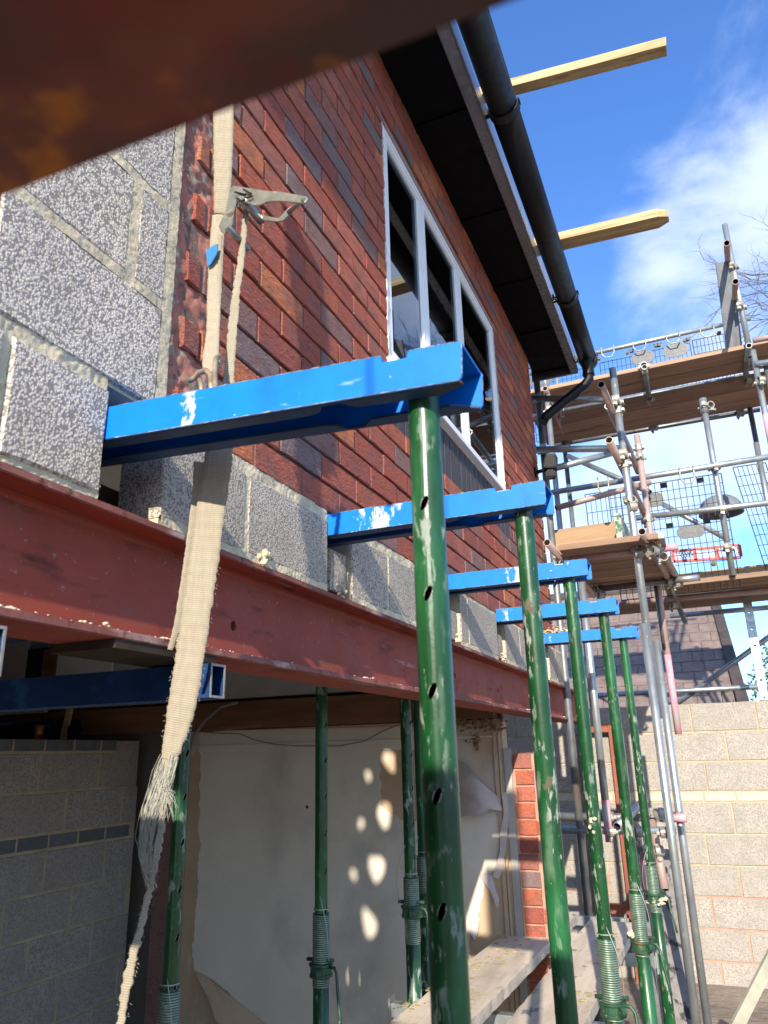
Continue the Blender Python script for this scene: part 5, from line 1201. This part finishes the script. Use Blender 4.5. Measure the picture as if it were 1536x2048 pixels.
# lower platform tubes (deck z 1.17)
T('transom', (1094, 1085), (1125, 1120), 4.42, 4.75, m_=M_rust, ext=.8); T('transom', (1284, 1063), (1336, 1156), 4.40, 5.6, m_=M_rust); T('transom', (1310, 1077), (1352, 1152), 4.55, 5.6, m_=M_rust)
T('ledger', (1146, 1117), (1322, 1098), 4.72, m_=M_rust); T('painted_end', (1322, 1098), (1356, 1093), 4.72, m_=M_pink)
T('ledger', (1180, 1180), (1400, 1155), 5.6, m_=M_galv_dark); T('ledger', (1349, 1160), (1396, 1155), 5.55)
T('transom', (1335, 1160), (1370, 1243), 5.9, 7.2, m_=M_galv_dark); T('ledger', (1230, 1207), (1560, 1180), 6.35, m_=M_rust, ext=.2)
for p_, k_ in ((at(1300, 1088, y=4.6), 1), (at(1317, 1100, y=4.7), 2), (at(1336, 1150, y=5.6), .4), (at(1350, 1155, y=5.6), 1.2), (at(1344, 1200, y=6.4), .6), (at(1199, 1178, y=5.6), .6), (at(1120, 1113, y=4.72), .3), (at(1276, 1095, y=4.66), .1), (at(1262, 1002, y=4.66), .4)): cp(p_, k_, 1.2)
d1 = UP(1316, 1190, 5.75, ztop=at(1311, 1155, y=5.75).z, zbot=at(1330, 1300, y=5.75).z, m_=M_galv_dark)
# tubes in front of the neighbour's roof
T('guard_rail', (1340, 1232), (1560, 1213), 7.3, ext=.2); T('guard_rail', (1190, 1391), (1560, 1371), 7.3, ext=.2); T('brace', (1340, 1417), (1560, 1258), 7.35, ext=.2)
# tubes low down in front of the back wall
T('ledger', (1060, 1632), (1352, 1636), 4.95, m_=M_galv_dark); T('painted_end', (1344, 1636), (1373, 1636), 4.95, m_=M_pink, r=TR + .0006); T('ledger', (1060, 1659), (1352, 1662), 4.86)
T('short_tube', (1234, 1653), (1285, 1606), 4.55, 4.9); T('short_tube', (1246, 1640), (1290, 1600), 4.75, 5.0)
for p_, k_ in ((at(1218, 1632, y=4.86), 0), (at(1220, 1662, y=4.82), .2), (at(1270, 1662, y=4.8), .5), (at(1305, 1625, y=4.9), .9), (at(1357, 1632, y=5.05), .2), (at(1329, 1664, y=4.72), .1), (at(1281, 1700, y=4.8), .6)): cp(p_, k_)
T('rod', (1277, 1650), (1292, 1800), 4.8, m_=M_pink, r=.012)
T('short_tube', (1304, 1641), (1330, 1780), 4.9, 4.75, m_=M_rust)
cp(at(1314, 1700, y=4.85), .3)
# aluminium ladder beam
lbm = empty('ladder_beam', tuple(at(1510, 1402, y=6.75)), 'upright aluminium beam with a row of holes standing on the back wall', 'aluminium beam')
c = at(1511, 1300, y=6.75); mb = MB(); mb.box((c.x - .032, 6.72, .342), (c.x + .032, 6.78, at(1500, 1194, y=6.75).z)); lb = mb.build('upright', M_alu, lbm, bevel=.003)
cm = MB()
for i in range(7): cm.rod([(c.x, 6.6, .36 + i * .135), (c.x, 6.9, .36 + i * .135)], .010, 10)
boolean(lb, cm)
# ---- boards
def board(p0, p1, w, t, m_, lab, group, name='scaffold_board', up=(0, 0, 1), cat='board', band=False):
    e = empty(name, tuple(p0), lab, cat, group) if band else None
    mb = MB(); mb.bar(p0, p1, w, t, up=up, ch=.002)
    if band:
        mb.build('plank', m_, e); d = (p1 - p0).normalized(); mb = MB(); mb.bar(p1 - d * .03, p1 + d * .001, w + .002, t + .002, up=up); mb.build('end_band', M_edge, e); return e
    o = mb.build(name, m_); return tag(o, lab, cat, group)
ordn = ['front', 'second from the front', 'third from the front', 'fourth from the front', 'rearmost']
zP = 2.985
xs0, xs1 = -1.15, 1.3
ybs = [5.98, 6.205, 6.45, 6.675, 6.90]
for i, yb in enumerate(ybs):
    z = zP + (.0 if i < 2 else -.045) + random.uniform(-.002, .002)
    board(V((xs0, yb + .11, z + .019)), V((xs1, yb + .11, z + .019 + .02)), .207, .036, M_wood, f'{ordn[i]} board of the upper scaffold platform', 'boards of the upper scaffold platform')
zL = 1.165; ox = ['front', 'second from the front', 'third from the front', 'fourth from the front', 'fifth from the front', 'rearmost']
for i in range(6):
    y = 4.50 + i * .226; xe = at(1325 + i * 6, 1055 + i * 19, y=y).x - (.02 if i % 2 else 0)
    board(V((WX + .10 - .02 * (i % 3), y + .11, zL + .018)), V((xe, y + .11, zL + .018 - (.006 if i else 0))), .207, .036, M_wood, f'{ox[i]} board of the lower scaffold platform beside the house corner', 'boards of the lower near platform', band=True)
for i in range(5):
    y = 5.97 + i * .226
    board(V((-1.0 if i > 1 else -.2, y + .11, zL + .015 + (0 if i != 2 else -.03))), V((1.4, y + .11, zL + .035)), .207, .036, M_wood, f'{ordn[i]} board of the lower platform running off to the right', 'boards of the lower right platform')
# toe boards
a = at(1100, 1071, y=4.95); b = at(1262, 1052, y=4.95); z0 = zL + .04
board(V((a.x, 4.98, z0 + .115)), V((b.x - .08, 4.98, z0 + .12)), .036, .22, M_toewood, 'toe board on edge with sun patches by the house corner', None, name='toe_board')
board(V((b.x - .06, 4.72, z0 + .11)), V((b.x - .03, 5.7, z0 + .11)), .036, .20, mat('flaking_green_board_end', (.45, .44, .36), .8, var=.3, vscale=20, spots=[((.05, .16, .09), 30, .5, .54, (1, 1, 1))]), 'toe board seen end on with flaking green and white paint', None, name='toe_board')
board(V((-.1, 7.16, zL + .18)), V((1.6, 7.16, zL + .20)), .036, .30, M_toewood, 'golden sunlit toe board at the back of the lower right platform', None, name='toe_board')
board(at(1468, 700, y=6.1) + V((0, 0, -.05)), at(1447, 525, y=5.9), .036, .12, M_greytim, 'weathered grey board standing upright at the right end of the top platform', None, name='upright_board', up=(1, 0, 0))
# ---- brick guards (wire mesh panels)
def guard(pix0, pix1, y, z0, z1, lab, nx, nz, plates=(), bolts=(), lean=0):
    a = at(*pix0, y=y); b = at(*pix1, y=y); x0, x1 = a.x, b.x
    e = empty('brick_guard', (x0, y, z0), lab, 'mesh guard', 'wire brick guards on the scaffold'); mb = MB(); r = .0026
    f = lambda x, z: V((x + lean * (z - z0), y - .0 * z, z))
    for i in range(nx + 1):
        x = x0 + (x1 - x0) * i / nx; mb.rod([f(x, z0), f(x, z1)], r if 0 < i < nx else .004, 5)
    for i in range(nz + 1):
        z = z0 + (z1 - z0) * i / nz; mb.rod([f(x0, z), f(x1, z)], r if 0 < i < nz else .004, 5)
    mb.build('wire_mesh', M_guard, e)
    for (u, v, rw, rh) in plates:
        c = at(u, v, y=y); n = 24; mb = MB(); mb.prism([(c.x + (rw - rh) * (1 if math.cos(q) > 0 else -1) + rh * math.cos(q), c.z + rh * math.sin(q)) for q in [2 * math.pi * (i + .5) / n for i in range(n)]], 1, y - .012, y - .006); mb.build('oval_plate', M_plate, e, bevel=.002)
    for (u, v) in bolts:
        c = at(u, v, y=y); mb = MB(); mb.box((c.x - .024, y - .006, c.z - .022), (c.x + .024, y - .003, c.z + .022)); mb.build('bolt_tab', M_plate, e)
        mb = MB(); mb.rod([c + V((0, -.004, 0)), c + V((0, -.02, 0))], .015, 10); mb.build('bolt', M_guard, e)
    return e
def hook(u, v, y, par, w=.11):
    c = at(u, v, y=y); mb = MB(); pts = [c + V((-w / 2, -.01, .05)), c + V((-w / 2, -.03, .02)), c + V((-w / 2, -.03, -.04)), c + V((-w / 4, -.03, -.085)), c + V((w / 4, -.03, -.085)), c + V((w / 2, -.03, -.04)), c + V((w / 2, -.03, .02)), c + V((w / 2, -.01, .05))]
    mb.rod(pts, .0065, 6); mb.build('guard_hook', M_coupler, par)
zr = at(1300, 684, y=7.1).z
g1 = guard((1062, 760), (1190, 760), 7.13, 3.0, zr - .12, 'left mesh guard of the top platform, next to the gutter end', 14, 9, [(1082, 762, .12, .07)], [(1063, 748)])
g2 = guard((1196, 700), (1284, 700), 7.13, 3.0, zr - .10, 'second mesh guard of the top platform, partly behind the gutter outlet', 10, 9, [(1286, 716, .11, .075)], [(1198, 718), (1255, 706)])
g3 = guard((1290, 690), (1380, 690), 7.14, 3.0, zr - .08, 'third mesh guard of the top platform, with the shiny oval plate', 10, 10, [(1351, 701, .115, .075)], [(1262, 703), (1312, 692), (1319, 691)])
g4 = guard((1386, 690), (1458, 690), 7.14, 3.0, zr - .06, 'rightmost mesh guard of the top platform beside the upright grey board', 9, 10, [], [(1370, 682), (1377, 679), (1437, 667)])
for (u, v, g) in ((1216, 702, g1), (1279, 689, g2), (1346, 674, g3), (1414, 661, g4)): hook(u, v, 7.1, g, .12)
g5 = guard((1215, 975), (1447, 975), 6.02, 1.10, at(1420, 950, y=6.02).z, 'large mesh guard hanging behind the lower guard rails', 19, 12, [(1381, 1064, .10, .05)], [(1328, 971), (1401, 961), (1427, 1127), (1414, 1042), (1340, 1052)], lean=.0)
g6 = guard((1170, 990), (1262, 990), 6.3, 1.25, at(1220, 982, y=6.3).z, 'small mesh guard left of the tall scaffold standard', 9, 5, [(1308, 1000, .075, .065)], [])
g7 = guard((1496, 920), (1560, 900), 6.6, 1.20, at(1500, 930, y=6.6).z, 'mesh guard at the right edge of the photograph', 7, 12, [], [], lean=-.12)
hook(1374, 948, 5.88, g5, .10); hook(1207, 967, 5.9, g6, .08)
# grey plastic dome and barrier behind the lower rails
c = at(1440, 1012, y=7.6); dm = MB(); n = 8
dm.lathe(c - V((0, 0, .06)), [(.001, .16)] + [(.20 * math.sin(.5 * math.pi * k / n) ** .8, .16 * math.cos(.5 * math.pi * k / n)) for k in range(1, n + 1)] + [(.205, -.02), (.185, -.02), (.17, .02), (.001, .10)], 22)
tag(dm.build('plastic_dome', mat('grey_dome_plastic', (.17, .18, .19), .45)), 'grey plastic dome hood poking up behind the lower scaffold rails', 'hood')
ba = empty('plastic_barrier', tuple(at(1400, 1115, y=7.6)), 'red and white plastic site barrier lying behind the mesh guard', 'barrier')
a = at(1345, 1103, y=7.6); b = at(1478, 1090, y=7.6); mb = MB(); mb.bar(a, b, .03, .02); mb.bar(a - V((0, 0, .10)), b - V((0, 0, .12)), .03, .02)
for i in range(4): p = a.lerp(b, i / 3); mb.bar(p, p - V((0, 0, .11)), .03, .03, up=(1, 0, 0))
mb.build('frame', M_redpl, ba); mb = MB()
for i in range(24): p = a.lerp(b, i / 23); q = a.lerp(b, min(1, (i + 1.5) / 23)); mb.bar(p - V((0, 0, .01)), q - V((0, 0, .09)), .012, .008); mb.bar(p - V((0, 0, .09)), q - V((0, 0, .01)), .012, .008)
mb.build('lattice', M_whpl, ba)
mb = MB(); mb.bar(at(1400, 1208, y=7.4), at(1485, 1199, y=7.4), .05, .035); tag(mb.build('red_plastic_bar', M_redpl), 'red plastic bar showing under the lower right platform', 'barrier')
# floodlight on the house corner
fl = empty('floodlight', tuple(at(1088, 940, y=4.5)), 'small black floodlight fixed to the house corner', 'floodlight')
c = at(1092, 936, y=4.55); c = V((WX + .105, 4.50, at(1092, 936, y=4.5).z))
mb = MB(); mb.prism([(c.x - .045, c.z - .01), (c.x + .03, c.z - .02), (c.x + .04, c.z + .075), (c.x - .04, c.z + .08)], 1, c.y - .04, c.y + .04); mb.build('lamp_head', M_black, fl, bevel=.005)
mb = MB(); mb.box((c.x - .035, c.y - .03, c.z - .075), (c.x + .02, c.y + .03, c.z - .022)); mb.build('sensor', M_black, fl, bevel=.008)
mb = MB(); mb.rod([(WX, c.y, c.z - .02), (c.x - .03, c.y, c.z - .01)], .012, 10); mb.rod([(WX, c.y, c.z - .02), (WX + .012, c.y, c.z - .02)], .035, 14); mb.build('bracket', M_black, fl)

# ------------------------------------------------------------------ timber post and boards low down
pa = at(1200, 1475, y=6.62); mb = MB(); mb.box((pa.x - .150, 6.60, GZ), (pa.x - .105, 6.66, .20)); mb.box((pa.x + .075, 6.60, GZ), (pa.x + .12, 6.66, .20)); mb.box((pa.x - .1045, 6.61, .14), (pa.x + .0745, 6.65, .20)); mb.box((pa.x - .1045, 6.61, -1.2), (pa.x + .0745, 6.65, -1.13))
tag(mb.build('red_timber_frame', M_redtim), 'red-brown stained timber frame upright against the back wall behind the props', 'timber')
DB = [((862, 2110, 1150 - 60, 1822), 'left')]
def dboard(lab, x0, x1, y0, y1, z, sk=0, gname='scaffold_board'):
    n = 60; rd = random.Random(len(lab)); mb = MB(); L0 = V(((x0[0] + x0[1]) / 2, y0, z)); L1 = V(((x1[0] + x1[1]) / 2, y1, z)); vs = []
    for i in range(n + 1):
        t = i / n; l = x0[0] + (x1[0] - x0[0]) * t + rd.uniform(-.0025, .0025); r = x0[1] + (x1[1] - x0[1]) * t + rd.uniform(-.0025, .0025); y = y0 + (y1 - y0) * t
        vs += [(l, y, z - .038), (l, y, z), (r, y, z), (r, y, z - .038)]
    fs = [(i * 4 + k, i * 4 + (k + 1) % 4, (i + 1) * 4 + (k + 1) % 4, (i + 1) * 4 + k) for i in range(n) for k in range(4)] + [(0, 1, 2, 3), (n * 4 + 3, n * 4 + 2, n * 4 + 1, n * 4)]
    mb.add(vs, fs); o = mb.build(gname, M_dustboard); return tag(o, lab, 'board', 'mortar splashed boards by the props')
ZB = -.80
p0, p1, q0, q1 = at(735, 2065, z=ZB), at(1066, 1822, z=ZB), at(925, 2065, z=ZB), at(1150, 1822, z=ZB)
dboard('mortar splashed scaffold board between the first and second green props', (p0.x, p0.x + .235), (p1.x, p1.x + .235), p0.y - .9, p1.y, ZB)
p0, p1 = at(990, 2065, z=ZB - .03), at(1178, 1840, z=ZB - .03)
dboard('mortar splashed scaffold board behind the second and third green props', (p0.x, p0.x + .235), (p1.x, p1.x + .235), p0.y - 1.2, p1.y, ZB - .03)
def putlog(a, b, y, z, lab, h=.045):
    mb = MB(); e = empty('steel_bearer', (a, y, z), lab, 'steel bearer', 'galvanised bearers under the boards'); mb.box((a, y - .02, z - h), (b, y + .02, z)); mb.build('bearer', M_galv, e, bevel=.002)
    for xa_, xb_ in ((a - .006, a - .0005), (b + .0005, b + .006)):
        mb = MB(); mb.box((xa_, y - .03, z - h - .02), (xb_, y + .03, z + .018)); mb.build('end_plate', M_galv, e)
    return e
ye1 = at(785, 1985, z=ZB - .042).y
putlog(at(785, 1985, y=ye1).x, at(1290, 2005, y=ye1).x, ye1, ZB - .072, 'nearest galvanised bearer crossing under the dusty boards')
ye2 = at(945, 1872, z=ZB - .042).y
putlog(at(945, 1872, y=ye2).x, at(1310, 1895, y=ye2).x, ye2, ZB - .072, 'middle galvanised bearer crossing under the dusty boards')
ye3 = at(1130, 1818, z=ZB - .042).y
putlog(at(1060, 1820, y=ye3).x, at(1250, 1835, y=ye3).x, ye3, ZB - .072, 'farthest galvanised bearer under the dusty boards')
mb = MB(); mb.rod([(at(980, 2010, y=ye1).x, ye1, ZB - .12), (at(980, 2010, y=ye1).x, ye1, GZ)], .022, 14); mb.rod([(at(1290, 2010, y=ye1).x, ye1, ZB - .12), (at(1290, 2010, y=ye1).x, ye1, GZ)], .022, 14)
tag(mb.build('bearer_leg', M_galv), 'pair of grey tubular legs under the nearest bearer', 'trestle leg')
# mortar droppings on the boards
mb = MB(); rd = random.Random(77)
for (u, v, n, s) in ((1080, 1850, 26, 14), (1040, 1868, 20, 18), (1010, 1905, 22, 14), (950, 1925, 26, 16), (930, 1990, 26, 18), (870, 1975, 16, 20), (1100, 1905, 14, 14), (1170, 1990, 20, 20), (1225, 1870, 16, 10), (820, 2015, 20, 16), (1130, 1960, 14, 12), (850, 1958, 14, 9)):
    for i in range(n):
        p = at(u + rd.gauss(0, s), v + rd.gauss(0, s * .45), z=ZB if u < 1120 else ZB - .03); crumb(mb, (p.x, p.y, p.z + .001), rd.uniform(.003, .013), rd, .25)
tag(mb.build('mortar_splashes', mat('ochre_mortar_splash', (.36, .28, .13), .9, var=.3, vscale=40, rand=.2)), 'ochre mortar dried on the scaffold boards', 'mortar', kind='stuff')
mb = MB()
for i in range(7): crumb(mb, at(1185 + rd.gauss(0, 3), 1650 + rd.uniform(-14, 16), y=2.588), .006 * rd.uniform(.5, 1.3), rd, 1)
for i in range(9): crumb(mb, at(1262 + rd.gauss(0, 4), 1870 + rd.gauss(0, 4), y=3.26), .008 * rd.uniform(.5, 1.3), rd, 1)
for i in range(9): crumb(mb, at(1323 + rd.gauss(0, 5), 1805 + rd.gauss(0, 4), y=4.27), .010 * rd.uniform(.5, 1.3), rd, 1)
tag(mb.build('stuck_mortar', M_crumb), 'pale lumps of mortar stuck on the prop collars', 'mortar', kind='stuff')
# leaning boards
mb = MB(); mb.bar(at(1548, 1905, y=4.3), at(1462, 2075, y=3.9), .05, .02, up=(.3, -1, 0)); tag(mb.build('leaning_strip', mat('grey_green_strip', (.36, .34, .24), .6, var=.2, vscale=10)), 'grey-green timber strip leaning in the bottom right corner', 'timber')
mb = MB(); mb.bar(at(1322, 1700, y=5.6), at(1372, 2090, y=4.7), .10, .03, up=(.2, -1, .2)); tag(mb.build('leaning_board', mat('grey_brown_board', (.20, .18, .165), .85, var=.25, vscale=8, stretch=(3, 3, .5), spots=[((.03, .03, .03), 14, .56, .62, (1, 1, .4))])), 'grey-brown board leaning behind the farthest prop collar', 'board')
mb = MB(); mb.box((at(1290, 1900, y=3.6).x, 3.6, GZ), (at(1305, 1900, y=3.6).x, 3.63, -.68)); tag(mb.build('white_tape_post', M_alu), 'narrow silver post behind the fourth green prop', 'post')

# ------------------------------------------------------------------ vegetation
def twigs(root, dirs, name, lab, seed):
    rd = random.Random(seed); t = empty(name, (root.x, root.y, GZ), lab, 'tree', None); mb = MB()
    mb.rod([(root.x + 1.5, root.y, GZ), (root.x + 1.4, root.y, 2), (root.x + .9, root.y, 4.0), (root.x + .4, root.y, root.z)], .1, 8, radii=[.16, .13, .08, .035]); mb.build('trunk', M_twig, t); mb = MB()
    def br(p, d, ln, r, dep):
        n = 5; pts = [p]; q = p.copy(); dd = d.copy()
        for i in range(n):
            dd = (dd + V((rd.gauss(0, .13), rd.gauss(0, .13), rd.gauss(0, .13) + .02))).normalized(); q = q + dd * ln / n; pts.append(q.copy())
            if dep and rd.random() < .75: br(q.copy(), (dd + V((rd.gauss(0, .5), rd.gauss(0, .3), rd.gauss(0, .5)))).normalized(), ln * rd.uniform(.4, .65), r * .6, dep - 1)
        mb.rod(pts, r, 4, radii=[r * (1 - .75 * i / n) for i in range(n + 1)], cap=False)
    for d in dirs:
        for i in range(2): br(root + V((0, 0, rd.uniform(-.5, .5))), V(d).normalized(), 1.5, .014, 3)
    tag(mb.build('twigs', M_twig, t), kind='stuff')
twigs(at(1760, 600, y=10.5), [(-1, 0, .1), (-1, .1, .35), (-1, 0, -.1), (-.9, 0, .2)], 'bare_tree', 'bare winter tree whose twigs reach in from the right edge', 4)
hb = empty('bush', tuple(at(1545, 1400, y=14)), 'bright green bush at the right edge beyond the tiled roof', 'bush')
rd = random.Random(12); mb = MB(); c0 = at(1600, 1400, y=14)
for i in range(5200):
    d = V((rd.gauss(0, 1), rd.gauss(0, 1), rd.gauss(0, 1))).normalized() * (rd.random() ** .35); k = 1 + .25 * noise.noise(d * 3)
    c = c0 + V((d.x * .75 * k, d.y * .8, d.z * 1.05 * k)); n_ = V((rd.gauss(0, 1), rd.gauss(0, 1), rd.gauss(0, 1))).normalized(); u_ = n_.orthogonal().normalized() * rd.uniform(.02, .04); w_ = n_.cross(u_) * .6
    mb.add([c - u_, c + w_, c + u_, c - w_], [(0, 1, 2, 3)])
tag(mb.build('leaves', M_leaf, hb), kind='stuff')
mb = MB()
for i in range(6): mb.rod([(c0.x + rd.uniform(-.1, .1), c0.y, GZ), (c0.x + rd.uniform(-.4, .4), c0.y + rd.uniform(-.3, .3), c0.z + rd.uniform(0, .6))], .03, 6, radii=[.035, .012])
mb.build('stems', M_twig, hb)
